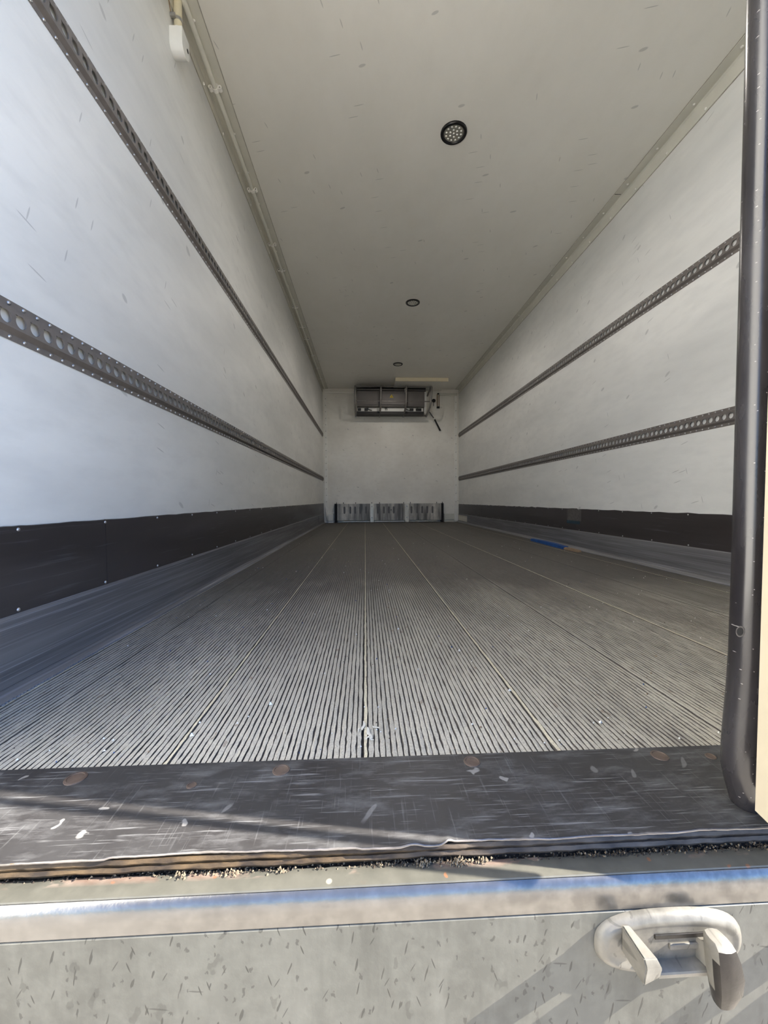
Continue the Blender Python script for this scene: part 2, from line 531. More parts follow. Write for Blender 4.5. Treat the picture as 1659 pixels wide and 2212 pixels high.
w = MB(); w.box(XL - 0.08, XL, 0.45, YB + 0.08, -0.10, ZC + 0.08)
wall_left = tag(w.build('wall_left', WALL), kind='structure')
w = MB(); w.box(XR, XR + 0.08, 0.45, YB + 0.08, -0.10, ZC + 0.08)
wall_right = tag(w.build('wall_right', WALL), kind='structure')
w = MB(); w.box(XL, XR, YB, YB + 0.08, -0.10, ZC + 0.08)
wall_back = tag(w.build('wall_back', BACK), kind='structure')
w = MB(); w.box(XL, XR, 0.45, YB, ZC, ZC + 0.08)
ceiling = tag(w.build('ceiling', CEIL), kind='structure')

# floor: a deck that carries ribbed aluminium planks
fl = MB(); fl.box(XL, XR, 0.475, YB, -0.10, -0.008)
floor = tag(fl.build('floor', GROOVE), kind='structure')
JOINTS = [-0.722, -0.617, -0.314, -0.008, 0.301, 0.609, 0.917, 1.225, 1.533, 1.664]
ST = np.concatenate([np.arange(YR - 0.03, 1.5, 0.011), np.linspace(1.5, 3.0, 40)[1:], np.linspace(3.0, YB, 16)[1:]])
def plank(x0, x1, pale):
    P = 0.0093
    n = max(1, int(round((x1 - x0 - 0.0096) / P)))
    pitch = (x1 - x0 - 0.0096) / n
    prof, mats = [], []
    D = -0.0030
    # seam: narrow gap, then a proud pale strip, then ribs
    prof += [(x0 + 0.0004, -0.0078), (x0 + 0.0026, -0.0070), (x0 + 0.0032, 0.0006), (x0 + 0.0086, 0.0010), (x0 + 0.0094, D)]
    mats += [1, 1, 2 if pale else 0, 1]
    for i in range(n):
        a = x0 + 0.0096 + i * pitch
        last = i == n - 1
        prof += [(a + 0.0011, D), (a + 0.0018, -0.0002), (a + pitch * 0.5, 0.0), (a + pitch - 0.0006, -0.0002), (a + pitch, D)]
        mats += [1, 1, 0, 0, 1]
    prof += [(x1 - 0.0002, -0.0078)]
    mats += [1]
    prof = np.array(prof)
    K, N = len(prof), len(ST)
    # wear: the edges of the ribs wander and the tops are dented near the doorway
    def smooth_noise(amp, k):
        z = RNG.normal(size=(N, K))
        ker = np.ones(k) / k
        z = np.apply_along_axis(lambda c: np.convolve(c, ker, 'same'), 0, z) * math.sqrt(k)
        return z * amp
    near = np.clip((2.6 - ST) / 1.6, 0.1, 1)[:, None]
    dx = smooth_noise(0.00042, 3) * near
    dz = smooth_noise(0.00022, 4) * near
    edge = (ST < 0.72)[:, None]
    dx = dx + edge * RNG.normal(size=(N, K)) * 0.0004
    dx[:, 0] = dx[:, -1] = 0
    X = prof[:, 0][None, :] + dx
    Z = prof[:, 1][None, :] + dz - 0.0003
    Y = np.repeat(ST[:, None], K, 1)
    V = np.stack([X, Y, Z], -1).reshape(-1, 3)
    idx = np.arange(N * K).reshape(N, K)
    Fq = np.stack([idx[:-1, :-1], idx[:-1, 1:], idx[1:, 1:], idx[1:, :-1]], -1).reshape(-1, 4)
    me = bpy.data.meshes.new('floor_plank')
    me.from_pydata(V.tolist(), [], Fq.tolist())
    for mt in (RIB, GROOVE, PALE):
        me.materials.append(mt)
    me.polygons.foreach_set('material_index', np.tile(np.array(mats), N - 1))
    me.update()
    o = bpy.data.objects.new('floor_plank', me)
    COL.objects.link(o)
    o.parent = floor
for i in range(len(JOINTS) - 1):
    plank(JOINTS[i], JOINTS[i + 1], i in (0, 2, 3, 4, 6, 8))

# ceiling corner trims with painted rivets
def ceiling_trim(name, side):
    X = XL if side < 0 else XR
    s = -side
    leg_c = 0.091 if side < 0 else 0.06
    zc, zw = ZC - 0.0005, 2.347 if side < 0 else 2.326
    t = 0.004
    b = MB()
    a = X + s * 0.0003
    prof = [(a, zc), (X + s * leg_c, zc), (X + s * leg_c, zc - t), (X + s * 0.012, zc - t), (X + s * t, zc - 0.012), (X + s * t, zw), (a, zw)]
    b.extrude(prof, 'y', 0.46, YB - 0.003)
    o = tag(b.build(name, TRIM), kind='structure')
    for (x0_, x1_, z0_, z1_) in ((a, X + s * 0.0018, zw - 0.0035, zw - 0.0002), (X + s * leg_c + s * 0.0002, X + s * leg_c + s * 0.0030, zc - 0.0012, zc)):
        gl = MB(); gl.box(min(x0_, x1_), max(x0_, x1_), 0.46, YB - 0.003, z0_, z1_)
        gl.build('gap_shade_line', GAP_SHADE, o)  # darker strip painted as the gap shadow along the trim edge
    y = 0.76
    while y < YB - 0.1:
        put(TRV_D, 'rivet', (X + s * (0.050 if side < 0 else 0.030), y + 0.24, zc - t), o)
        put(TRV_PX if side < 0 else TRV_NX, 'rivet', (X + s * t, y + 0.20, zw + 0.016), o)
        y += 0.262
    return o
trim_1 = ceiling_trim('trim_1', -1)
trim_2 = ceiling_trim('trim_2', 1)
# joint in the far corner trim: a black split line
b = MB(); b.box(XR - 0.0615, XR - 0.02, 2.655, 2.658, ZC - 0.0058, ZC - 0.0043)
b.build('joint_line', DARKHOLE, trim_2)

# vertical corner angles on the bulkhead
def corner_trim(name, x0, x1, z0, z1, bent=False):
    b = MB()
    if bent:
        st = [z0, z0 + 0.10, z0 + 0.22, z0 + 0.30, z1]
        vs, fs = [], []
        for z in st:
            k = max(0, (z0 + 0.30 - z) / 0.30)
            xa = x0 + (x1 - x0) * 0.75 * k
            vs += [(xa, YB - 0.0004, z), (x1, YB - 0.0004, z), (x1, YB - 0.012 - 0.02 * k, z), (xa, YB - 0.012 - 0.05 * k, z)]
        for i in range(len(st) - 1):
            for k in range(4):
                j = (k + 1) % 4
                fs.append((i * 4 + k, i * 4 + j, i * 4 + 4 + j, i * 4 + 4 + k))
        fs += [(0, 1, 2, 3), tuple(len(vs) - 4 + k for k in (3, 2, 1, 0))]
        b.add(vs, fs)
    else:
        b.box(x0, x1, YB - 0.012, YB - 0.0004, z0, z1, bev=0.002)
    o = tag(b.build(name, TRIMW), kind='structure')
    rb = MB(); rb.lathe([(0.006, 0), (0.005, -0.003), (0.002, -0.0045)], (0, 0, 0), 'y', 8)
    rm = rb.mesh('rivet', EVAPG)
    z = z0 + 0.35
    while z < z1 - 0.1:
        put(rm, 'rivet', ((x0 + x1) / 2, YB - 0.012, z), o)
        z += 0.115 if bent else 0.15
    return o
corner_trim('trim_3', -0.722, -0.670, 0.03, 2.34, True)
corner_trim('trim_4', 1.633, 1.686, 0.02, 2.33)
b = MB(); b.box(-0.72, -0.19, YB - 0.03, YB - 0.0004, 2.318, 2.35, bev=0.006)
b.tube([(-0.74, YB - 0.03, 2.368), (1.50, YB - 0.03, 2.372)], 0.008, 8)
tag(b.build('trim_5', TRIMW), kind='structure')
b = MB(); b.box(1.36, 1.686, YB - 0.03, YB - 0.0004, 2.288, 2.332, bev=0.008)
tag(b.build('trim_6', TRIM), kind='structure')

# ------------------------------------------------------------------ scuff bands and kick plates
def baseboard(name, side):
    X = XL if side < 0 else XR
    s = -side
    root = tag(empty(name, (X, 4, 0)), kind='structure')
    def L(o):
        o.matrix_parent_inverse = Matrix.Translation((-X, -4, 0))
        return o
    zt, zk = (0.352, 0.166) if side < 0 else (0.324, 0.148)
    joints = [0.46, 1.199, 4.1, YB - 0.02] if side < 0 else [0.46, 3.21, 5.9, YB - 0.02]
    for i in range(len(joints) - 1):
        y0, y1 = joints[i] + 0.001, joints[i + 1] - 0.001
        b = MB()
        ys = np.linspace(y0, y1, 40)
        # wavy sealed top edge
        vs, fs = [], []
        for k, y in enumerate(ys):
            zz = zt + (0.0015 if side > 0 else 0.0006) * math.sin(y * 37) + RNG.normal() * (0.0012 if side > 0 else 0.0004)
            vs += [(X + s * 0.0004, y, zz), (X + s * 0.005, y, zz - 0.001), (X + s * 0.006, y, (zt + zk) / 2), (X + s * 0.006, y, zk - 0.004), (X + s * 0.0004, y, zk - 0.004)]
        for k in range(len(ys) - 1):
            for j in range(4):
                fs.append((k * 5 + j, k * 5 + j + 1, k * 5 + 6 + j, k * 5 + 5 + j))
        fs += [(0, 1, 2, 3, 4), tuple(len(vs) - 5 + j for j in (4, 3, 2, 1, 0))]
        b.add(vs, fs)
        L(b.build('scuff_panel', SCUFF, root))
    b = MB()
    b.extrude([(X + s * 0.0004, zk), (X + s * 0.0075, zk), (X + s * 0.0095, zk - 0.006), (X + s * 0.012, 0.022), (X + s * 0.0004, 0.022)], 'y', 0.47, YB - 0.02)
    L(b.build('kick_plate', KICK, root))
    b = MB()
    if side < 0:
        pr = [(X + 0.0004, 0.0215), (X + 0.013, 0.0215), (X + 0.016, 0.012), (X + 0.022, 0.0085), (X + 0.0265, 0.002), (X + 0.0265, -0.004), (X + 0.0004, -0.004)]
    else:
        pr = [(X - 0.0004, 0.0215), (X - 0.012, 0.0215), (X - 0.016, 0.018), (X - 0.030, 0.016), (X - 0.036, 0.010), (X - 0.040, 0.0105), (X - 0.0475, 0.003), (X - 0.0475, -0.004), (X - 0.0004, -0.004)]
    b.extrude(pr, 'y', 0.47, YB - 0.02)
    L(b.build('floor_curb', KICK, root))
    # weld bead along the curb: beads every few millimetres
    if side < 0:
        wb = MB()
        y = 0.64
        while y < 4.2:
            r = 0.0030 + RNG.random() * 0.0012
            wb.lathe([(r, 0), (r * 0.8, 0.0016), (r * 0.3, 0.0026)], (X + 0.028 + RNG.normal() * 0.0006, y, 0.0006), 'z', 7)
            y += 0.009
        L(tag(wb.build('weld_bead', KICK, root), kind='stuff'))
    rv = RIV_PX if side < 0 else RIV_NX
    ys = np.arange(0.905, YB - 0.1, 0.292) if side < 0 else np.arange(2.075, YB - 0.1, 0.275)
    for y in ys:
        o = put(rv, 'rivet', (X + s * 0.0058, y, zt - 0.008), root); o.scale = (1.0, 1.0, 1.0); L(o)
        o = put(rv, 'rivet', (X + s * 0.006, y - 0.006, zk + 0.007), root); o.scale = (1.0, 1.0, 1.0); L(o)
    # bright sheet ends of the kick plate by the bulkhead
    b = MB()
    if side < 0:
        b.box(X + 0.012, X + 0.0155, 6.45, 7.2, 0.03, 0.158)
        L(b.build('end_sheet', KICK, root))
    else:
        b.box(X - 0.0155, X - 0.012, 6.72, 7.33, 0.03, 0.125)
        L(tag(b.build('end_sheet', STAINB, root), 'bright bare metal sheet at the end of the kick plate'))
        b = MB(); b.box(X - 0.0068, X - 0.0061, 3.14, 3.36, 0.225, zt - 0.004)
        L(b.build('tape_patch', PATINA, root))
        b = MB(); b.box(X - 0.0068, X - 0.0061, 3.16, 3.37, 0.20, 0.225)
        L(b.build('paint_scuff', TEAL, root))
    return root
baseboard('baseboard_left', -1)
baseboard('baseboard_right', 1)

# ================================================================== closed rear door (one leaf)
D_X, D_Y = 0.4305, 0.405
door = tag(empty('door_1', (1.0, 0.45, 0)), kind='structure')
def LD(o):
    o.matrix_parent_inverse = Matrix.Translation((-1.0, -0.45, 0))
    return o
ZB, ZT = 0.052, 2.44
TILT = 0.010
b = MB()
vs = []
for (y, dx) in ((D_Y, 0.0), (D_Y + 0.022, 0.004)):
    vs += [(D_X + dx, y, ZB), (XR + 0.08, y, ZB), (XR + 0.08, y, ZT), (D_X + dx + TILT * ZT, y, ZT)]
b.add(vs, [(0, 1, 2, 3), (7, 6, 5, 4), (0, 4, 5, 1), (1, 5, 6, 2), (2, 6, 7, 3), (3, 7, 4, 0)])
LD(b.build('outer_skin', CREAM2, door))
b = MB()
vs = []
for (y, dx) in ((D_Y + 0.0225, 0.055), (0.515, 0.085)):
    vs += [(D_X + dx, y, 0.03), (XR - 0.03, y, 0.03), (XR - 0.03, y, ZC - 0.02), (D_X + dx + TILT * ZT, y, ZC - 0.02)]
b.add(vs, [(0, 1, 2, 3), (7, 6, 5, 4), (0, 4, 5, 1), (1, 5, 6, 2), (2, 6, 7, 3), (3, 7, 4, 0)])
LD(b.build('core', EVAPD, door))
# rubber tube seal on the free edge: bows in at the foot, end cut and pinched
zs = [-0.004, 0.004, 0.014, 0.03, 0.05, 0.08, 0.11, 0.15, 0.20, 0.30, 0.45, 0.7, 1.0, 1.4, 1.9, ZC - 0.02]
def gx(z):
    base = 0.4935 + 0.0085 * z
    bow = -0.0085 * math.exp(-((z - 0.05) / 0.10) ** 2) * 1.0
    return base + bow
vs, fs = [], []
SEG = 22
for i, z in enumerate(zs):
    pinch = max(0.0, (0.055 - z) / 0.06)
    for k in range(SEG):
        w_ = 2 * PI * k / SEG
        rx, ry = 0.0185 * (1 - 0.42 * pinch ** 1.5), 0.021 * (1 - 0.25 * pinch)
        x = gx(z) + rx * math.cos(w_) + 0.004 * pinch
        y = 0.500 + ry * math.sin(w_) - 0.004 * pinch
        zz = z + (0.012 * pinch * math.cos(w_ + 2.4) if i == 0 else 0)
        vs.append((x, y, zz))
for i in range(len(zs) - 1):
    for k in range(SEG):
        j = (k + 1) % SEG
        fs.append((i * SEG + k, i * SEG + j, (i + 1) * SEG + j, (i + 1) * SEG + k))
fs += [tuple(reversed(range(SEG))), tuple((len(zs) - 1) * SEG + k for k in range(SEG))]
b = MB(); b.add(vs, fs)
gasket = LD(tag(b.build('rubber_seal', RUBBER, door, smooth=50), 'black rubber tube seal down the door edge'))
# oval nick in the seal
b = MB()
_w = math.radians(198)
_nx, _ny = math.cos(_w), math.sin(_w)
_c = (gx(0.232) + 0.0187 * _nx, 0.500 + 0.0212 * _ny, 0.232)
def nick_ring(k, off):
    return [(_c[0] - _ny * k * (0.0030 * math.cos(t) + 0.0022 * math.sin(t)) + _nx * off, _c[1] + _nx * k * (0.0030 * math.cos(t) + 0.0022 * math.sin(t)) + _ny * off,
             _c[2] + k * (0.0052 * math.sin(t) - 0.0022 * math.cos(t))) for t in np.linspace(0, 2 * PI, 17)[:-1]]
vs, vs2, rim, rim2 = nick_ring(1.0, -0.0008), nick_ring(1.0, 0.0006), nick_ring(1.3, -0.0008), nick_ring(1.3, 0.0003)
n_ = len(vs)
b.add(vs + vs2, [tuple(range(n_)), tuple(n_ + i for i in reversed(range(n_)))] + [(i, (i + 1) % n_, n_ + (i + 1) % n_, n_ + i) for i in range(n_)])
rb_ = MB(); rb_.add(rim + rim2, [tuple(range(n_)), tuple(n_ + i for i in reversed(range(n_)))] + [(i, (i + 1) % n_, n_ + (i + 1) % n_, n_ + i) for i in range(n_)])
rb_.build('nick_rim', PATINA, gasket)
b.build('nick', DARKHOLE, gasket).matrix_parent_inverse = Matrix.Identity(4)
# second flat lip of the seal, and its folded foot
b = MB()
pts = [(0.499, 0.480), (0.506, 0.470), (0.500, 0.452), (0.490, 0.440), (0.484, 0.432)]
st = np.linspace(0.05, ZC - 0.02, 24)
vs, fs = [], []
for z in st:
    for (x, y) in pts:
        vs.append((x + 0.0085 * z - 0.004 * math.exp(-((z - 0.08) / 0.08) ** 2), y, z))
    for (x, y) in reversed(pts):
        vs.append((x + 0.004 + 0.0085 * z - 0.004 * math.exp(-((z - 0.08) / 0.08) ** 2), y + 0.003, z))
m_ = len(pts) * 2
for i in range(len(st) - 1):
    for k in range(m_):
        j = (k + 1) % m_
        fs.append((i * m_ + k, i * m_ + j, (i + 1) * m_ + j, (i + 1) * m_ + k))
fs += [tuple(range(m_)), tuple((len(st) - 1) * m_ + k for k in reversed(range(m_)))]
b.add(vs, fs)
LD(b.build('seal_lip', RUBBER, door, smooth=50))
# lock rod on the outside of the leaf with its guide brackets
b = MB(); b.tube([(0.560, 0.3665, 0.225), (0.560, 0.3665, 2.3)], 0.0068, 14)
rod = LD(b.build('lock_rod', CAST, door, smooth=50))
for z in (0.98, 1.6, 2.1):
    b = MB(); b.box(0.535, 0.585, 0.352, D_Y - 0.0005, z - 0.02, z + 0.02, bev=0.004)
    LD(b.build('rod_guide', CAST, door))
b = MB(); b.tube([(0.575, 0.372, 1.05), (0.62, 0.362, 1.04), (0.95, 0.362, 1.02)], 0.009, 10)
LD(b.build('door_handle', CAST, door, smooth=50))

# the other leaf stands open beside the body, out of the picture
door2 = MB()
hx, hy, ang = XL - 0.085, 0.42, math.radians(100)
ux, uy = math.cos(-ang), math.sin(-ang)
nx, ny = -uy, ux
q = [(hx, hy), (hx + ux * 1.16, hy + uy * 1.16), (hx + ux * 1.16 - nx * 0.07, hy + uy * 1.16 - ny * 0.07), (hx - nx * 0.07, hy - ny * 0.07)]
door2.extrude(q, 'z', 0.03, 2.42)
tag(door2.build('door_2', TRIMW), kind='structure')

# ================================================================== threshold plate
thr = tag(empty('threshold_plate', (0.4, 0.54, 0.0)), 'worn black threshold plate between ribbed floor and rear sill', 'threshold')
def LT(o):
    o.matrix_parent_inverse = Matrix.Translation((-0.4, -0.54, 0))
    return o
XS = np.arange(-0.83, XR - 0.003, 0.004)
def rough_line(amp, k):
    z = RNG.normal(size=len(XS)); ker = np.ones(k) / k
    return np.convolve(z, ker, 'same') * math.sqrt(k) * amp
edge = 0.4575 + 0.012 * np.clip(XS, -0.6, 0.9) * 0.35 + rough_line(0.00030, 9) + rough_line(0.0004, 31)
def step(x, x0, w):
    return 1 / (1 + np.exp(-(x - x0) / w))
edge += 0.0040 * (step(XS, -0.292, 0.002) - step(XS, -0.12, 0.06))
edge += -0.0030 * (step(XS, -0.01, 0.002) - step(XS, 0.085, 0.003)) * 0.8
edge += 0.0030 * (step(XS, 0.092, 0.0015) - step(XS, 0.14, 0.03))
edge += 0.0022 * (step(XS, 0.045, 0.003) - step(XS, 0.062, 0.003))
lift = 0.0035 + 0.0018 * np.exp(-((XS - 0.053) / 0.012) ** 2) + 0.0022 * np.exp(-((XS - 0.094) / 0.005) ** 2) + 0.0014 * np.exp(-((XS - 0.40) / 0.02) ** 2) + np.abs(rough_line(0.00025, 7))
rows = [0.0, 0.003, 0.02, 0.06, 0.11, None]
vs, fs = [], []
NR = 7
for i, x in enumerate(XS):
    e = edge[i]
    tops = [(x, e, lift[i] - 0.0018), (x, e + 0.0012, lift[i]), (x, e + 0.012, 0.0036), (x, 0.52, 0.0034), (x, 0.575, 0.0034), (x, 0.6215, 0.0032), (x, 0.622, -0.0002)]
    vs += tops
for i in range(len(XS) - 1):
    for k in range(NR - 1):
        fs.append((i * NR + k, i * NR + k + 1, (i + 1) * NR + k + 1, (i + 1) * NR + k))
b = MB(); b.add(vs, fs)
LT(b.build('plate', THRESH, thr, smooth=30))
# bright torn lip along the front edge
vs, fs = [], []
for i, x in enumerate(XS):
    e = edge[i] - 0.0003
    d = 0.0003 + 0.0009 * max(0, math.sin(x * 23) * math.sin(x * 61)) + 0.0003 * RNG.random()
    vs += [(x, e + d, lift[i] + 0.0002), (x, e - 0.0004, lift[i] - 0.0004), (x, e - 0.0005, lift[i] - 0.0014), (x, e + 0.0004, lift[i] - 0.0022)]
for i in range(len(XS) - 1):
    for k in range(3):
        fs.append((i * 4 + k, i * 4 + k + 1, (i + 1) * 4 + k + 1, (i + 1) * 4 + k))
b = MB(); b.add(vs, fs)
LT(tag(b.build('torn_lip', LIP, thr, smooth=40), 'bright torn metal edge'))
# two laminations of the floor edge below it
for (z0, z1, off, nm) in ((-0.0075, -0.0005, 0.0018, 'edge_strip'), (-0.0150, -0.0082, 0.0005, 'edge_strip')):
    r1 = rough_line(0.0004, 5)
    r2 = rough_line(0.0005, 5)
    vs, fs = [], []
    for i, x in enumerate(XS):
        e = 0.4580 + 0.0042 * np.clip(x, -0.6, 0.9) + off + r1[i]
        zt_, zb_ = z1, z0 + r2[i] * 0.8
        vs += [(x, 0.474, zt_), (x, e + 0.001, zt_), (x, e - 0.0012, (zt_ + zb_) / 2), (x, e + 0.0008, zb_), (x, 0.474, zb_)]
    for i in range(len(XS) - 1):
        for k in range(4):
            fs.append((i * 5 + k, i * 5 + k + 1, (i + 1) * 5 + k + 1, (i + 1) * 5 + k))
    b = MB(); b.add(vs, fs)
    LT(b.build(nm, LAMIN, thr, smooth=40))
for (x, y, s_) in ((-0.420, 0.596, 1.15), (-0.246, 0.572, 0.55), (-0.127, 0.598, 1.0), (0.160, 0.602, 1.0), (0.454, 0.600, 1.0), (0.531, 0.594, 0.6)):
    b = MB()
    b.lathe([(0.0128 * s_, 0.0), (0.0124 * s_, 0.0009), (0.0100 * s_, 0.0013), (0.0096 * s_, 0.0006), (0.0020 * s_, 0.0004)], (x, y, 0.0033), 'z', 18)
    LT(b.build('screw', SCREWR, thr, smooth=40))

# ================================================================== rear sill beam
sill = tag(empty('rear_sill', (0.4, YF, -0.02)), 'pale worn steel rear sill with bright rounded bead above scratched face', 'sill')
def LS(o):
    o.matrix_parent_inverse = Matrix.Translation((-0.4, -YF, 0.02))
    return o
X0, X1 = -0.83, XR + 0.08
YO = 0.0025
b = MB()
st = np.arange(X0, X1, 0.006)
rr = RNG.normal(size=len(st)) * 0.0004
vs, fs = [], []
for i, x in enumerate(st):
    yb = 0.4605 + rr[i] - 0.004 * x * 0.6
    vs += [(x, yb + 0.008, -0.030), (x, yb + 0.001, -0.0215), (x, yb - 0.001, -0.0203), (x, 0.448, -0.0198), (x, 0.4355, -0.0200), (x, 0.4345, -0.0212)]
for i in range(len(st) - 1):
    for k in range(5):
        fs.append((i * 6 + k, i * 6 + k + 1, (i + 1) * 6 + k + 1, (i + 1) * 6 + k))
b.add(vs, fs)
LS(b.build('flange', FLANGE, sill, smooth=40))
bead = [(0.4450, -0.0225), (0.4420, -0.0216)]
for k in range(11):
    a = math.radians(90 - k * 9)
    bead.append((YF + 0.0100 - 0.0100 * math.cos(a) ** 1.15, -0.0415 + 0.0200 * math.sin(a)))
bead += [(YF + 0.0001, -0.0480), (YF, -0.0540), (YF + 0.0016, -0.0549), (0.4450, -0.0549)]
b = MB(); b.extrude(bead, 'x', X0, X1)
LS(tag(b.build('rounded_bead', BEAD, sill, smooth=40), 'bright rounded steel bead'))
b = MB(); b.extrude([(0.4402, -0.0562), (YF + 0.0014, -0.0560), (YF, -0.0570), (YF, -0.30), (0.47, -0.30), (0.47, -0.031), (0.4402, -0.031)], 'x', X0, X1)
LS(b.build('face', FACE, sill))

# dirt packed in the gap
dirt = MB()
def crumb(mb, c, r, m=0):
    vs = []
    for p in ((1, 0, -.3), (-.6, .8, -.3), (-.6, -.8, -.3), (0, 0, 1), (.3, .5, .6)):
        vs.append([c[k] + p[k] * r * (0.6 + 0.8 * RNG.random()) for k in range(3)])
    mb.add(vs, [(0, 1, 4), (1, 2, 3), (1, 3, 4), (2, 0, 3), (0, 4, 3), (0, 2, 1)], m)
for _ in range(3200):
    x = RNG.uniform(-0.62, 0.80)
    cl = 0.5 + 0.5 * math.sin(x * 19 + 2 * math.sin(x * 7))
    if RNG.random() > 0.25 + 0.75 * cl:
        continue
    tan = RNG.random() < (0.45 if -0.2 < x < 0.13 else 0.2)
    crumb(dirt, (x, RNG.uniform(0.4555, 0.4660) - 0.0024 * x, -0.0208 + RNG.random() ** 2 * 0.0045), RNG.uniform(0.0006, 0.0017), 1 if tan else 0)
for cx, n in ((0.105, 60), (0.065, 25), (0.133, 25), (-0.155, 24), (-0.21, 20), (-0.10, 16)):
    for _ in range(n):
        crumb(dirt, (cx + RNG.normal() * 0.006, 0.4552 + RNG.normal() * 0.0018, -0.0195 + abs(RNG.normal()) * 0.0030), RNG.uniform(0.0008, 0.002), 1)
tag(dirt.build('dirt', [DIRTM, DIRTL], fix=False), 'brown crumbly dirt packed in the gap behind the sill', 'dirt', kind='stuff')

# ================================================================== cast keeper on the sill
def keeper(cx, label):
    root = tag(empty('lock_keeper', (cx, YF, -0.10)), label, 'latch keeper')
    T = Matrix.Translation((-cx, -YF, 0.10))
    def LK(o):
        o.matrix_parent_inverse = T
        return o
    ox = cx - 0.3415
    root_dz = 0.0115
    W2, H2, cz = 0.0835, 0.0345, -0.1000
    N = 56
    def ring(sx, p, dz=0.0):
        out = []
        for k in range(N):
            w_ = 2 * PI * k / N
            c, s_ = math.cos(w_), math.sin(w_)
            n_ = 2.7
            r = (abs(c) ** n_ + abs(s_) ** n_) ** (-1 / n_)
            inset = sx
            out.append((cx + (W2 - inset) * r * c, YF - p, cz + (H2 - inset) * r * s_ + dz - 0.0025 * (c > 0) * 0))
        return out
    rings = [ring(0, 0.0002), ring(0.0006, 0.004), ring(0.003, 0.0075), ring(0.0065, 0.0098), ring(0.0095, 0.0106), ring(0.0115, 0.0096), ring(0.018, 0.0100), ring(0.026, 0.0105)]
    vs = [p for r in rings for p in r]
    fs = []
    for i in range(len(rings) - 1):
        for k in range(N):
            j = (k + 1) % N
            fs.append((i * N + k, i * N + j, (i + 1) * N + j, (i + 1) * N + k))
    fs.append(tuple((len(rings) - 1) * N + k for k in range(N)))
    b = MB(); b.add(vs, fs)
    LK(b.build('base_plate', CAST, root, smooth=50))
    # engraved slot with its pale step
    b = MB(); b.box(cx - 0.022, cx + 0.036, YF - 0.0118, YF - 0.0100, -0.0895, -0.0845, bev=0.0006)
    LK(b.build('slot', CASTD, root))
    b = MB(); b.box(cx - 0.006, cx + 0.034, YF - 0.0132, YF - 0.0098, -0.1010, -0.0945, bev=0.0012)
    LK(b.build('raised_bar', CAST, root))
    # ledge between the lugs
    b = MB()
    b.extrude([(YF - 0.009, -0.1125), (YF - 0.0185, -0.1140), (YF - 0.0212, -0.1152), (YF - 0.0220, -0.1170), (YF - 0.0205, -0.1225), (YF - 0.009, -0.1225)], 'x', cx - 0.024, cx + 0.036)
    LK(b.build('ledge', CAST, root, smooth=25))
    # thin wedge lug
    b = MB()
    xl, xr = ox + 0.2830, ox + 0.3010
    A = [(xl, YF - 0.010, -0.0720), (xl + 0.002, YF - 0.043, -0.0725), (xl + 0.003, YF - 0.0455, -0.0800), (xl + 0.002, YF - 0.0430, -0.1010), (xl, YF - 0.010, -0.1010)]
    Bq = [(xl + 0.008, YF - 0.010, -0.0725), (xr, YF - 0.0400, -0.0765), (xr + 0.004, YF - 0.0430, -0.0840), (xr + 0.003, YF - 0.0405, -0.0960), (xr, YF - 0.010, -0.1060)]
    b.add(A + Bq, [(0, 1, 2, 3, 4), (9, 8, 7, 6, 5), (0, 5, 6, 1), (1, 6, 7, 2), (2, 7, 8, 3), (3, 8, 9, 4), (4, 9, 5, 0)])
    bm = bmesh.new()
    vv = [bm.verts.new(p) for p in b.v]
    for f in b.f:
        bm.faces.new([vv[i] for i in f])
    bmesh.ops.recalc_face_normals(bm, faces=bm.faces[:])
    bmesh.ops.bevel(bm, geom=bm.edges[:], offset=0.0011, segments=2, affect='EDGES')
    b2 = MB(); b2.bm(bm)
    LK(b2.build('lug', CAST, root, smooth=40))
    # heavy hooked lug: neck, then a blunt hanging tongue with a dark worn face
    b = MB()
    nk = [(ox + 0.366, YF - 0.008, -0.0900), (ox + 0.389, YF - 0.008, -0.0900), (ox + 0.389, YF - 0.008, -0.1120), (ox + 0.366, YF - 0.008, -0.1120)]
    nk2 = [(ox + 0.371, YF - 0.026, -0.0850), (ox + 0.389, YF - 0.026, -0.0850), (ox + 0.389, YF - 0.026, -0.1120), (ox + 0.371, YF - 0.026, -0.1120)]
    b.add(nk + nk2, [(0, 1, 2, 3), (7, 6, 5, 4), (0, 4, 5, 1), (1, 5, 6, 2), (2, 6, 7, 3), (3, 7, 4, 0)])
    LK(b.build('neck', CAST, root))
    sec = []
    for z, xa, xb, ya, yb in ((-0.0725, 0.3670, 0.3835, 0.018, 0.034), (-0.0760, 0.3655, 0.3880, 0.017, 0.040), (-0.0880, 0.3650, 0.3925, 0.018, 0.0420), (-0.1060, 0.3660, 0.3965, 0.019, 0.0425), (-0.1220, 0.3680, 0.3950, 0.021, 0.0415), (-0.1390, 0.3710, 0.3880, 0.024, 0.0380), (-0.1415, 0.3730, 0.3850, 0.027, 0.035)):
        ring_ = []
        for k in range(12):
            w_ = 2 * PI * (k + 0.5) / 12
            c, s_ = math.cos(w_), math.sin(w_)
            r = (abs(c) ** 4 + abs(s_) ** 4) ** (-0.25)
            ring_.append((ox + (xa + xb) / 2 + (xb - xa) / 2 * r * c, YF - ((ya + yb) / 2 - (yb - ya) / 2 * r * s_), z))
        sec.append(ring_)
    vs = [p for r in sec for p in r]
    fs, mi = [], []
    for i in range(len(sec) - 1):
        for k in range(12):
            j = (k + 1) % 12
            fs.append((i * 12 + k, i * 12 + j, (i + 1) * 12 + j, (i + 1) * 12 + k))
            mid = (sec[i][k][1] + sec[i][j][1]) / 2
            mi.append(1 if (mid < YF - 0.035 and i >= 1) or i >= 4 else 0)
    fs += [tuple(reversed(range(12))), tuple((len(sec) - 1) * 12 + k for k in range(12))]
    mi += [0, 1]
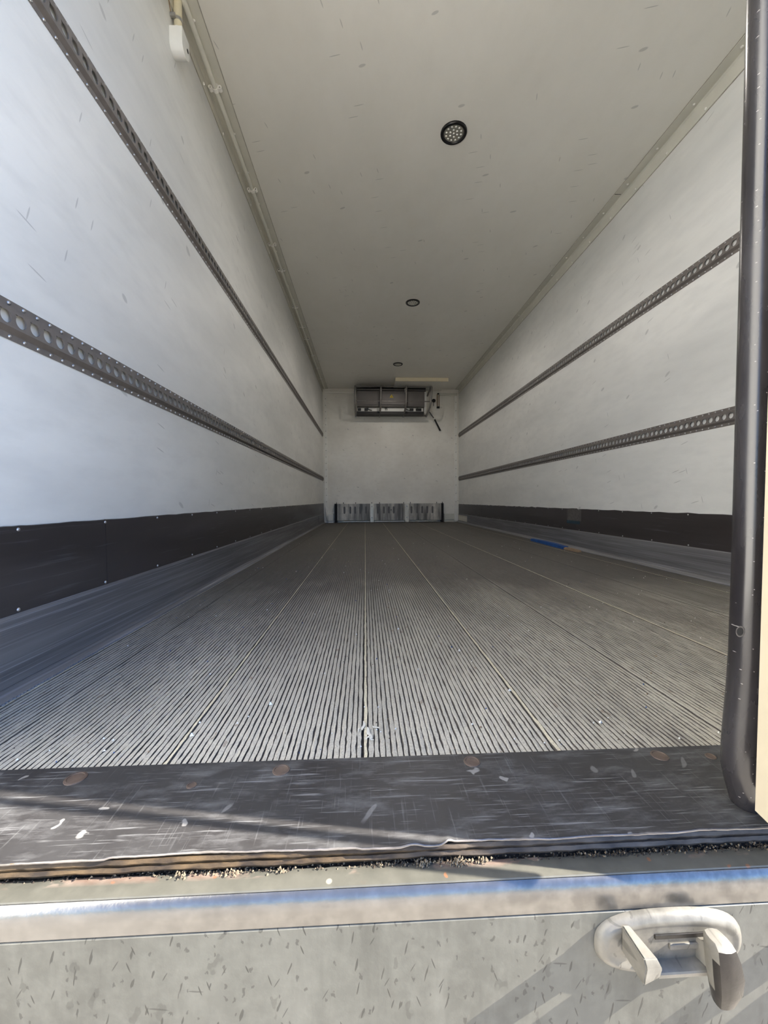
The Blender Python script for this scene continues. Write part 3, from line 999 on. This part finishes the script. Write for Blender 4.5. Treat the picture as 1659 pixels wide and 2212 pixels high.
    b = MB(); b.add(vs, fs); b.mi = mi
    LK(tag(b.build('hook_lug', [CAST, CASTD], root, smooth=35), 'blunt hooked lug with dark worn face'))
    return root
k1_ = keeper(0.3340, 'cast steel latch keeper with wedge and hooked lug on sill face')
k2_ = keeper(0.5775, 'second cast latch keeper on the sill under the closed door leaf')

for k_ in (k1_, k2_):
    k_.location.z += 0.0115

# ================================================================== perforated load rails
PITCH_H = 0.0375
def rail(side, z0, z1, phase, label, ystart):
    X = XL if side < 0 else XR
    s = -side
    root = tag(empty('load_rail', (X, 4, (z0 + z1) / 2)), label, 'load rail', 'perforated load rails on the side walls')
    LR = Matrix.Translation((-X, -4, -(z0 + z1) / 2))
    H = 0.011
    h = z1 - z0
    zl = [z0, z0 + h * 0.165, z0 + h * 0.285, z0 + h * 0.785, z0 + h * 0.835, z1]   # flange, slope, web, slope, flange
    ye = YB - 0.03
    b = MB()
    def P(y, z, p):
        return (X + s * p, y, z)
    n0 = int(math.ceil((ystart + PITCH_H / 2 - phase) / PITCH_H))
    n1 = int(math.floor((ye - PITCH_H / 2 - phase) / PITCH_H))
    ya, yb = phase + n0 * PITCH_H - PITCH_H / 2, phase + n1 * PITCH_H + PITCH_H / 2
    e = 0.0006
    strips = [(zl[0], 0.0015, zl[1], 0.0015), (zl[1], 0.0015, zl[2], H), (zl[3], H, zl[4], 0.0015), (zl[4], 0.0015, zl[5], 0.0015), (zl[0], e, zl[0], 0.0015), (zl[5], 0.0015, zl[5], e)]
    for (za, pa, zb, pb) in strips:
        b.add([P(ya, za, pa), P(yb, za, pa), P(yb, zb, pb), P(ya, zb, pb)], [(0, 1, 2, 3)])
    for yy in (ya, yb):
        b.add([P(yy, zl[0], e), P(yy, zl[1], 0.0015), P(yy, zl[2], H), P(yy, zl[3], H), P(yy, zl[4], 0.0015), P(yy, zl[5], e)], [(0, 1, 2, 3, 4, 5)])
    NS = 24
    zc = (zl[2] + zl[3]) / 2 - 0.002
    R = 0.0135
    dz0, dz1 = zl[2] - zc, zl[3] - zc
    circ, rect = [], []
    ntch = 135
    for k in range(NS):
        w_ = 2 * PI * k / NS
        c, s_ = math.cos(w_), math.sin(w_)
        r = R
        dg = abs(math.degrees(w_) - ntch)
        if dg < 8:
            r = R * 1.42
        circ.append((r * c, r * s_))
        t = 1e9
        if abs(c) > 1e-6: t = min(t, (PITCH_H / 2) / abs(c))
        if s_ > 1e-6: t = min(t, dz1 / s_)
        if s_ < -1e-6: t = min(t, -dz0 / -s_ if False else dz0 / s_)
        rect.append((t * c, t * s_))
    # snap the sample nearest to each corner onto the corner
    for (cxx, czz) in ((PITCH_H / 2, dz0), (PITCH_H / 2, dz1), (-PITCH_H / 2, dz0), (-PITCH_H / 2, dz1)):
        k = min(range(NS), key=lambda i: (rect[i][0] - cxx) ** 2 + (rect[i][1] - czz) ** 2)
        rect[k] = (cxx, czz)
    for i in range(n0, n1 + 1):
        y = phase + i * PITCH_H
        vs = [P(y + p[0], zc + p[1], H) for p in rect] + [P(y + p[0], zc + p[1], H) for p in circ] + [P(y + p[0], zc + p[1], H - 0.0028) for p in circ]
        fs = []
        for k in range(NS):
            j = (k + 1) % NS
            fs.append((k, j, NS + j, NS + k))
            fs.append((NS + k, NS + j, 2 * NS + j, 2 * NS + k))
        b.add(vs, fs)
    o = b.build('channel', RAILM, root, fix=False)
    o.matrix_parent_inverse = LR
    rv = RIV_PX if side < 0 else RIV_NX
    rest = MB()
    src = [v.co[:] for v in rv.vertices]
    srf = [tuple(p.vertices) for p in rv.polygons]
    cnt = 0
    for i in range(n0, n1 + 1):
        for zz, ph in ((z0 + h * 0.085, 0.5), (z1 - h * 0.085, 0.5)):
            y = phase + (i + ph) * PITCH_H
            if y > yb - 0.004: continue
            if cnt < 120:
                q = put(rv, 'rivet', (X + s * 0.0014, y, zz), root)
                q.matrix_parent_inverse = LR
                cnt += 1
            else:
                rest.add([(v[0] + X + s * 0.0014, v[1] + y, v[2] + zz) for v in src], srf)
    q = rest.build('rivet', RIVETM, root, fix=False)
    q.matrix_parent_inverse = LR
    q['kind'] = 'stuff'
    return root
rail(-1, 1.528, 1.618, 1.045, 'upper perforated grey load rail on the bluish wall below the conduit', 0.72)
rail(-1, 0.745, 0.829, 0.886, 'lower perforated grey load rail on the bluish wall', 0.62)
rail(1, 1.529, 1.618, 1.903, 'upper perforated grey load rail on the wall behind the rubber door seal', 0.62)
rail(1, 0.743, 0.828, 1.903, 'lower perforated grey load rail on the wall behind the rubber door seal', 0.62)

# ================================================================== conduit along the corner, with saddle clips
con = tag(empty('conduit', (-0.704, 4.5, ZC)), 'thin pale conduit clipped along the ceiling corner', 'conduit')
LC = Matrix.Translation((0.704, -4.5, -ZC))
CZ = ZC - 0.0048 - 0.0128
CX = -0.7055
b = MB(); b.tube([(CX, 0.5, CZ), (CX, 7.33, CZ)], 0.0112, 14)
o = b.build('tube', PVC, con, smooth=50); o.matrix_parent_inverse = LC
cb = MB()
# saddle: strap under the tube, curled ears with screw holes
vs, fs = [], []
path = []
for k in range(13):
    a = PI + PI * k / 12
    path.append((0.0125 * math.cos(a), 0.0125 * math.sin(a)))
for (sx, lst) in ((-1, None), (1, None)):
    pass
outer = [(p[0], p[1]) for p in path]
inner = [(p[0] * 0.83, p[1] * 0.83) for p in path]
prof = outer + list(reversed(inner))
cb.extrude(prof, 'y', -0.007, 0.007)
for sx in (-1, 1):
    ring_o = [(sx * 0.0185 + 0.0078 * math.cos(t), -0.0005 + 0.0078 * math.sin(t)) for t in np.linspace(0, 2 * PI, 15)[:-1]]
    ring_i = [(sx * 0.0185 + 0.0046 * math.cos(t), -0.0005 + 0.0046 * math.sin(t)) for t in np.linspace(0, 2 * PI, 15)[:-1]]
    n_ = len(ring_o)
    vs = [(p[0], y, p[1]) for y in (-0.007, 0.007) for p in ring_o] + [(p[0], y, p[1]) for y in (-0.007, 0.007) for p in ring_i]
    fs = []
    for k in range(n_):
        j = (k + 1) % n_
        fs += [(k, j, n_ + j, n_ + k), (2 * n_ + k, 3 * n_ + k, 3 * n_ + j, 2 * n_ + j), (k, 2 * n_ + k, 2 * n_ + j, j), (n_ + k, n_ + j, 3 * n_ + j, 3 * n_ + k)]
    cb.add(vs, fs)
clip = cb.mesh('saddle_clip', CLIPM, smooth=40)
pb = MB()
for sx in (-1, 1):
    pb.lathe([(0.0045, -0.001), (0.0045, 0.001)], (sx * 0.0185, 0, -0.0005), 'y', 10)
plug = pb.mesh('clip_hole', DARKHOLE)
for y in (1.35, 2.053, 2.694, 3.248, 3.60, 4.273, 4.744, 5.092, 5.652, 6.199, 6.711):
    o = put(clip, 'saddle_clip', (CX, y, CZ), con); o.scale = (1.2, 1.4, 1.2); o.matrix_parent_inverse = LC
    o2 = put(plug, 'clip_hole', (0, 0, 0), o)

# ------------------------------------------------------------------ vertical pipe with white end plug
pipe = tag(empty('sensor_pipe', (-0.726, 1.705, 2.25)), 'cream vertical pipe with metal clamp ending in a rounded white plug', 'sensor')
LP = Matrix.Translation((0.726, -1.705, -2.25))
b = MB(); b.tube([(-0.727, 1.705, 2.262), (-0.727, 1.705, ZC - 0.012)], 0.0155, 18)
o = b.build('pipe', CREAM, pipe, smooth=50); o.matrix_parent_inverse = LP
b = MB(); b.tube([(-0.727, 1.705, 2.250), (-0.727, 1.705, 2.272)], 0.0165, 18)
o = b.build('pipe_socket', WPLAST, pipe, smooth=50); o.matrix_parent_inverse = LP
b = MB()
prof = [(1.672, 2.252), (1.738, 2.252)]
for k in range(13):
    a = -PI * k / 12
    prof.append((1.705 + 0.033 * math.cos(a), 2.198 + 0.035 * math.sin(a)))
b.extrude(prof, 'x', -0.7478, -0.699)
o = b.build('end_plug', WPLAST, pipe, smooth=40); o.matrix_parent_inverse = LP
b = MB(); b.lathe([(0.0075, 0), (0.0075, 0.0006), (0.005, 0.0008)], (-0.699, 1.722, 2.208), 'x', 14)
o = b.build('plug_hole', DARKHOLE, pipe); o.matrix_parent_inverse = LP
b = MB(); b.tube([(-0.727, 1.705, 2.298), (-0.727, 1.705, 2.310)], 0.0172, 18); b.box(-0.7478, -0.728, 1.680, 1.690, 2.298, 2.312)
o = b.build('clamp', RIVETM, pipe, smooth=40); o.matrix_parent_inverse = LP
b = MB(); b.tube([(-0.745, 1.66, 2.398), (-0.745, 1.668, 2.34), (-0.744, 1.684, 2.306)], 0.0018, 6)
o = b.build('wire', WOOD, pipe); o.matrix_parent_inverse = LP

# ================================================================== ceiling lamps
def lamp_parts():
    pass
bz = MB()
bz.lathe([(0.0715, 0.0), (0.0715, -0.006), (0.0680, -0.0105), (0.0580, -0.0115), (0.0545, -0.0085), (0.0530, -0.004)], (0, 0, 0), 'z', 40)
bezel_me = bz.mesh('bezel', BLACKP, smooth=35)
ln = MB(); ln.lathe([(0.0528, -0.0045), (0.0526, -0.0062), (0.002, -0.0064)], (0, 0, 0), 'z', 36)
lens_me = ln.mesh('lens', LENS, smooth=35)
ld = MB(); ld.lathe([(0.0062, 0), (0.0056, -0.0022), (0.0036, -0.0042), (0.0012, -0.0050)], (0, 0, 0), 'z', 10)
led_me = ld.mesh('led', LEDM, smooth=60)
fill_spot = bpy.data.lights.new('lamp_fill', 'SPOT')  # added fill spot, brightens the deep end of the box
fill_spot.energy = FILL_W * 4           # a spot's watts are those of the full sphere
fill_spot.spot_size = math.radians(178)
fill_spot.spot_blend = 0.6
fill_spot.shadow_soft_size = 0.008
fill_spot.color = (1.0, 0.93, 0.84)
rings = [(0, 1, 0), (0.021, 6, 0.3), (0.0415, 12, 0.1)]
for (y, lab) in ((2.259, 'round black-rimmed ceiling lamp with clear LED dots, biggest of the three'), (4.169, 'round black-rimmed ceiling lamp between the two others'), (6.04, 'small far ceiling lamp just before the cooling unit')):
    t = tag(empty('ceiling_lamp', (0.497, y, ZC)), lab, 'lamp', 'round lamps along the ceiling')
    put(fill_spot, 'lamp_fill', (0, 0, -0.016), t)
    put(bezel_me, 'bezel', (0, 0, 0), t)
    ln_o = put(lens_me, 'lens', (0, 0, 0), t)
    for (r, n, ph) in rings:
        for k in range(n):
            a = 2 * PI * k / n + ph
            put(led_me, 'led', (r * math.cos(a), r * math.sin(a), -0.0058), ln_o)

# ================================================================== cooling unit on the bulkhead
ev = tag(empty('cooling_unit', (0.47, 7.2, 2.1)), 'grey cooling unit inside a bent steel tube guard at the far end', 'cooling unit')
LE = Matrix.Translation((-0.47, -7.2, -2.1))
def E(o):
    o.matrix_parent_inverse = LE
    return o
b = MB(); b.box(-0.135, 1.075, 7.14, YB - 0.032, 2.2925, 2.356)
E(b.build('top_case', EVAPD, ev))
b = MB(); b.extrude([(7.085, 2.285), (7.10, 2.292), (YB - 0.035, 2.292), (YB - 0.035, 2.04), (7.13, 2.02), (7.10, 2.03)], 'x', -0.128, 1.045)
E(b.build('front_panel', EVAPG, ev))
b = MB(); b.box(-0.12, 1.03, 7.17, YB - 0.03, 1.955, 2.019)
E(tag(b.build('drip_tray', WPLAST, ev), 'pale tray strip'))
b = MB(); b.box(-0.135, 1.045, 7.16, YB - 0.03, 1.905, 1.954)
E(b.build('bottom_case', EVAPD, ev))
b = MB(); b.extrude([(7.12, 2.29), (YB - 0.03, 2.29), (YB - 0.03, 1.93), (7.2, 1.93), (7.12, 2.02)], 'x', 1.0455, 1.085)
E(b.build('end_cap', WPLAST, ev))
for x0_, x1_ in ((-0.115, -0.06), (0.0, 0.06), (0.79, 0.86), (0.90, 1.0)):
    b = MB(); b.box(x0_, x1_, 7.155, 7.169, 1.962, 2.008, bev=0.004)
    E(b.build('fan_motor', BLACKP, ev))
for x_ in (0.06, 0.36, 0.385, 0.72, 0.93):
    b = MB()
    b.tube([(x_, 7.16, 2.015), (x_ + 0.01, 7.150, 1.985), (x_ + (0.07 if x_ in (0.06, 0.72) else 0.005), 7.152, 1.97)], 0.006, 6)
    E(b.build('cable', BLACKP, ev))
b = MB(); b.box(-0.10, 0.95, 7.128, 7.139, 2.318, 2.326)
E(b.build('vent_slat', EVAPG, ev))
b = MB(); b.box(0.70, 0.72, 7.06, 7.084, 2.26, 2.33)
E(b.build('drain_stub', WPLAST, ev))
b = MB(); cxs, czs = 0.470, 2.175
b.add([(cxs - 0.032, 7.0838, czs), (cxs + 0.032, 7.0838, czs), (cxs, 7.0825, czs + 0.056), (cxs - 0.032, 7.095, czs), (cxs + 0.032, 7.095, czs), (cxs, 7.095, czs + 0.056)],
      [(0, 1, 2), (5, 4, 3), (0, 3, 4, 1), (1, 4, 5, 2), (2, 5, 3, 0)])
st_o = E(tag(b.build('warning_sticker', YEL, ev), 'yellow warning triangle'))
b = MB()
b.add([(cxs - 0.004, 7.0829, czs + 0.010), (cxs + 0.004, 7.0829, czs + 0.010), (cxs + 0.005, 7.0819, czs + 0.034), (cxs - 0.002, 7.0819, czs + 0.034)], [(0, 1, 2, 3)])
q = b.build('bolt_mark', BLACKP, st_o)
# tube guard
G = E
gd = ev
for xt, xb in ((-0.153, -0.158), (0.284, 0.270), (0.718, 0.700), (1.147, 1.118)):
    def xx(k):
        return xt + (xb - xt) * k
    pts = [(xt - 0.01, YB - 0.032, 2.280), (xt - 0.006, 7.25, 2.305), (xt, 7.03, 2.338), (xt, 6.975, 2.336), (xt, 6.95, 2.318), (xx(.1), 6.95, 2.28), (xx(.3), 6.965, 2.17), (xx(.5), 6.985, 2.055), (xx(.7), 7.01, 1.995), (xx(.85), 7.14, 1.950), (xb, 7.30, 1.918), (xb, YB - 0.004, 1.913)]
    b = MB(); b.tube(pts, 0.0165, 12)
    G(b.build('guard_hoop', TUBEM, gd, smooth=60))
for (y_, z_, r_) in ((6.953, 2.330, 0.006), (6.952, 2.275, 0.006), (6.982, 2.090, 0.008), (7.33, 1.918, 0.013)):
    b = MB(); b.tube([(-0.155, y_, z_), (1.145 if z_ > 2 else 1.118, y_, z_ - 0.004)], r_, 10)
    G(b.build('guard_bar', TUBEM, gd, smooth=60))
for x_ in (-0.158, 1.122):
    b = MB(); b.lathe([(0.030, 0), (0.030, -0.006), (0.018, -0.010)], (x_, YB - 0.0008, 1.905), 'y', 16)
    G(b.build('guard_foot', WPLAST, gd, smooth=40))

# shallow cover board under the ceiling
cv = tag(empty('cover_board', (0.945, 7.0, ZC)), 'flat ceiling cover board with cream front edge above the unit', 'cover')
LV = Matrix.Translation((-0.945, -7.0, -ZC))
b = MB(); b.box(0.515, 1.378, 6.712, YB - 0.035, ZC - 0.044, ZC - 0.0006)
o = b.build('board', CEIL, cv); o.matrix_parent_inverse = LV
b = MB(); b.box(0.510, 1.383, 6.690, 6.7115, ZC - 0.058, ZC - 0.0006, bev=0.004)
o = tag(b.build('edge_strip', CREAM3, cv), 'cream front edge strip'); o.matrix_parent_inverse = LV

# drain hose, knob and pull cord beside the unit
dh = tag(empty('drain_hose', (1.26, YB - 0.02, 1.85)), 'thin grey drain hose slanting down the far wall', 'hose')
LH = Matrix.Translation((-1.26, -(YB - 0.02), -1.85))
b = MB(); b.tube([(1.15, YB - 0.03, 2.02), (1.262, YB - 0.016, 1.872)], 0.010, 10)
o = b.build('upper_hose', EVAPG, dh, smooth=60); o.matrix_parent_inverse = LH
b = MB(); b.tube([(1.262, YB - 0.018, 1.872), (1.372, YB - 0.018, 1.656)], [0.014, 0.016], 10)
o = tag(b.build('lower_hose', EVAPD, dh, smooth=60), 'dark lower end'); o.matrix_parent_inverse = LH
b = MB(); b.tube([(1.255, YB - 0.018, 1.884), (1.270, YB - 0.018, 1.860)], 0.019, 10)
o = b.build('collar', WPLAST, dh, smooth=60); o.matrix_parent_inverse = LH
kb = tag(empty('valve_knob', (1.245, YB, 2.19)), 'small dark valve knob on the far wall beside the guard', 'valve')
LB_ = Matrix.Translation((-1.245, -YB, -2.19))
b = MB(); b.lathe([(0.012, 0), (0.012, -0.03), (0.030, -0.036), (0.034, -0.052), (0.026, -0.064), (0.008, -0.067)], (1.248, YB - 0.0006, 2.188), 'y', 16)
o = b.build('knob', EVAPD, kb, smooth=40); o.matrix_parent_inverse = LB_
b = MB(); b.box(1.240, 1.252, YB - 0.045, YB - 0.036, 2.095, 2.160)
o = b.build('tag', EVAPG, kb); o.matrix_parent_inverse = LB_
cd = tag(empty('pull_cord', (1.335, YB, 2.2)), 'tan double pull cord hanging on the far wall', 'cord')
LB_ = Matrix.Translation((-1.335, -YB, -2.2))
b = MB(); b.tube([(1.318, YB - 0.02, 2.31), (1.318, YB - 0.02, 2.09)], 0.009, 8); b.tube([(1.350, YB - 0.02, 2.30), (1.350, YB - 0.02, 2.09)], 0.007, 8)
o = b.build('rope', WOOD, cd, smooth=60); o.matrix_parent_inverse = LB_
b = MB(); b.box(1.308, 1.360, YB - 0.035, YB - 0.0008, 2.060, 2.092, bev=0.006)
o = b.build('end_grip', EVAPD, cd); o.matrix_parent_inverse = LB_
b = MB(); b.box(1.318, 1.35, YB - 0.034, YB - 0.0008, 2.31, 2.33)
o = b.build('anchor', EVAPD, cd); o.matrix_parent_inverse = LB_

# ================================================================== slotted bulkhead panel
bp = tag(empty('bulkhead_guard', (0.43, 7.32, 0.0)), 'slotted steel guard panel along the foot of the far wall', 'guard panel')
LBp = Matrix.Translation((-0.43, -7.32, 0))
def B(o):
    o.matrix_parent_inverse = LBp
    return o
ZP0, ZP1, YP = 0.040, 0.338, 7.315
def slotted(x0, x1, slots):
    bk = MB(); bk.box(x0 + 0.002, x1 - 0.002, YP + 0.0125, YP + 0.016, ZP0 + 0.004, ZP1 - 0.004)
    B(bk.build('slot_shade', EVAPG, bp))  # grey sheet added behind the slots to stand for their shade
    b = MB()
    vs_z0, vs_z1 = 0.160, 0.290
    # cells around the slots
    edges = [x0] + [(slots[i] + slots[i + 1]) / 2 for i in range(len(slots) - 1)] + [x1]
    N = 20
    for c, xa, xb in zip(slots, edges[:-1], edges[1:]):
        r, hz = 0.017, (vs_z1 - vs_z0) / 2 - 0.017
        zc = (vs_z0 + vs_z1) / 2
        ci, re = [], []
        for k in range(N):
            a = 2 * PI * (k + 0.5) / N
            px, pz = r * math.cos(a), r * math.sin(a) + (hz if math.sin(a) > 0 else -hz)
            ci.append((c + px, zc + pz))
        # perimeter points by matching angle
        for k in range(N):
            px, pz = ci[k][0] - c, ci[k][1] - zc
            t = 1e9
            if px > 1e-6: t = min(t, (xb - c) / px)
            if px < -1e-6: t = min(t, (xa - c) / px)
            if pz > 1e-6: t = min(t, (ZP1 - zc) / pz)
            if pz < -1e-6: t = min(t, (ZP0 - zc) / pz)
            re.append([c + px * t, zc + pz * t])
        for (qx, qz) in ((xa, ZP0), (xa, ZP1), (xb, ZP0), (xb, ZP1)):
            k = min(range(N), key=lambda i: (re[i][0] - qx) ** 2 + (re[i][1] - qz) ** 2)
            re[k] = [qx, qz]
        vs = [(p[0], YP, p[1]) for p in re] + [(p[0], YP, p[1]) for p in ci] + [(p[0], YP + 0.012, p[1]) for p in ci]
        fs = []
        for k in range(N):
            j = (k + 1) % N
            fs += [(k, j, N + j, N + k), (N + k, N + j, 2 * N + j, 2 * N + k)]
        b.add(vs, fs)
    # folded top and bottom flanges
    b.add([(x0, YP, ZP1), (x1, YP, ZP1), (x1, YB - 0.002, ZP1 + 0.002), (x0, YB - 0.002, ZP1 + 0.002)], [(0, 1, 2, 3)])
    b.add([(x0, YP, ZP0), (x1, YP, ZP0), (x1, YB - 0.03, ZP0), (x0, YB - 0.03, ZP0)], [(0, 1, 2, 3)])
    return B(b.build('slotted_panel', STAIN, bp, fix=False))
SC = lambda zx: ((660 + zx / 4.366) - 789.2) * 7.315 / 879.0 * 1.004
slotted(-0.50, 0.088, [SC(v) for v in (370, 425, 470, 518, 572)])
slotted(0.155, 0.715, [SC(v) for v in (683, 740, 787, 833, 885)])
slotted(0.790, 1.375, [SC(v) for v in (1000, 1055, 1102, 1150, 1200)])
for (x0_, x1_) in ((0.088, 0.155), (0.715, 0.790)):
    b = MB(); b.box(x0_, x1_, YP - 0.012, YP + 0.03, 0.004, ZP1 + 0.004, bev=0.005)
    sp = B(tag(b.build('strap', STAINB, bp), 'bright riveted upright strap'))
    for z_ in (0.09, 0.29):
        b = MB(); b.lathe([(0.011, 0), (0.010, -0.004), (0.004, -0.007)], ((x0_ + x1_) / 2, YP - 0.012, z_), 'y', 10)
        b.build('rivet', RIVETM, sp)
for (x0_, x1_) in ((-0.548, -0.523), (-0.520, -0.500), (1.375, 1.395), (1.398, 1.418)):
    b = MB(); b.box(x0_, x1_, YP - 0.012, YB - 0.002, 0.004, ZP1 + 0.004, bev=0.004)
    B(b.build('end_post', EVAPD, bp))
for (x0_, x1_) in ((-0.42, 0.085), (0.16, 0.71), (0.80, 1.30)):
    b = MB(); b.box(x0_, x1_, YP + 0.006, YP + 0.026, 0.014, 0.026)
    B(b.build('foot_rail', STAINB, bp))
for zx in (295, 360, 475, 627, 700, 930, 993, 1245, 1300):
    x_ = SC(zx)
    b = MB(); b.tube([(x_, YB - 0.02, ZP1 + 0.001), (x_, YB - 0.012, ZP1 + 0.026)], 0.006, 6)
    B(b.build('hook_pin', EVAPD, bp))
b = MB(); b.lathe([(0.010, 0), (0.009, -0.003), (0.002, -0.004)], (SC(808), YP - 0.0003, 0.225), 'y', 12)
B(b.build('bolt', EVAPD, bp))
# loose pieces at the foot of the bulkhead
b = MB(); b.box(-0.662, -0.572, 7.30, YB - 0.001, 0.038, 0.160, bev=0.004); b.box(-0.662, -0.572, 7.32, YB - 0.001, -0.0005, 0.0379)
tag(b.build('corner_block', WPLAST), 'small square white block in the corner beside the slotted guard', 'block')
b = MB(); b.box(1.438, 1.618, 7.35, YB - 0.001, 0.040, 0.150, bev=0.004); b.box(1.438, 1.618, 7.36, YB - 0.001, -0.0005, 0.0399)
tag(b.build('corner_plate', TRIM), 'low grey-white plate at the other end of the slotted guard', 'plate')

# ================================================================== things lying on the floor
stick = tag(empty('painted_stick', (1.60, 3.4, 0)), 'blue painted stick with bare wooden end lying along the floor edge', 'stick')
LSt = Matrix.Translation((-1.60, -3.4, 0))
def stickpart(pts, r, nm, mt):
    b = MB()
    vs, fs = [], []
    for (x, y, zt_, wd) in pts:
        vs += [(x - wd, y, 0.0012), (x + wd, y, 0.0012), (x + wd * 0.9, y, zt_), (x, y, zt_ + 0.003), (x - wd * 0.9, y, zt_)]
    for i in range(len(pts) - 1):
        for k in range(5):
            j = (k + 1) % 5
            fs.append((i * 5 + k, i * 5 + j, i * 5 + 5 + j, i * 5 + 5 + k))
    fs += [(0, 1, 2, 3, 4), tuple(len(vs) - 5 + k for k in (4, 3, 2, 1, 0))]
    b.add(vs, fs)
    o = b.build(nm, mt, stick); o.matrix_parent_inverse = LSt
stickpart([(1.612, 3.86, 0.018, 0.016), (1.615, 3.84, 0.024, 0.020), (1.613, 3.60, 0.026, 0.022), (1.605, 3.35, 0.027, 0.023), (1.603, 3.18, 0.022, 0.022)], 0, 'blue_wrap', BLUE)
stickpart([(1.603, 3.178, 0.016, 0.018), (1.606, 3.10, 0.018, 0.019), (1.608, 2.99, 0.015, 0.018), (1.608, 2.975, 0.008, 0.012)], 0, 'wooden_end', WOOD)

# shred of clear film over the middle seam
b = MB()
for (x0_, y0_, L_, W_, an) in ((-0.006, 0.712, 0.030, 0.005, 1.5), (0.004, 0.690, 0.034, 0.006, 1.8), (0.002, 0.676, 0.016, 0.003, 0.7), (0.016, 0.706, 0.014, 0.004, -0.6), (-0.014, 0.700, 0.012, 0.002, 1.2), (0.007, 0.672, 0.012, 0.004, 2.4)):
    vs, fs = [], []
    for i in range(8):
        t = i / 7 - 0.5
        bend = 0.35 * math.sin(i * 0.9 + x0_ * 400)
        px, py = x0_ + L_ * t * math.cos(an) + 0.004 * bend * math.sin(an), y0_ + L_ * t * math.sin(an) - 0.004 * bend * math.cos(an)
        ww = W_ * 0.5 * (1 - (2 * t) ** 2 * 0.8)
        zz = 0.0012 + 0.0016 * abs(math.sin(i * 1.3 + y0_ * 90))
        for sg in (-1, 1):
            for dz_ in (0, 0.0004):
                vs.append((px - sg * ww * math.sin(an), py + sg * ww * math.cos(an), zz + dz_))
    for i in range(7):
        a = i * 4; c = a + 4
        fs += [(a, a + 2, c + 2, c), (a + 1, c + 1, c + 3, a + 3), (a, c, c + 1, a + 1), (a + 2, a + 3, c + 3, c + 2)]
    b.add(vs, fs)
tag(b.build('film_shred', FILM, smooth=60), 'crumpled shred of whitish film on the middle floor seam', 'scrap')

# fine litter scattered over the ribs
lt = MB()
for _ in range(420):
    y = 0.64 + (RNG.random() ** 1.9) * 3.2
    x = RNG.uniform(-0.68, 1.56)
    s_ = RNG.uniform(0.0008, 0.0021)
    crumb(lt, (x, y, 0.0008), s_ * (1 + 0.15 * y), int(RNG.choice([0, 0, 0, 1, 2, 3], 1)[0]))
for (x, y) in ((0.247, 1.059), (0.10, 1.25), (-0.19, 0.80), (0.30, 0.83), (0.42, 0.70), (-0.30, 0.70)):
    crumb(lt, (x, y, 0.002), 0.004, 0)
tag(lt.build('litter', [WPLAST, WOOD, SCREWR, BLUE], fix=False), 'tiny chips and crumbs scattered over the ribbed floor', 'litter', kind='stuff')
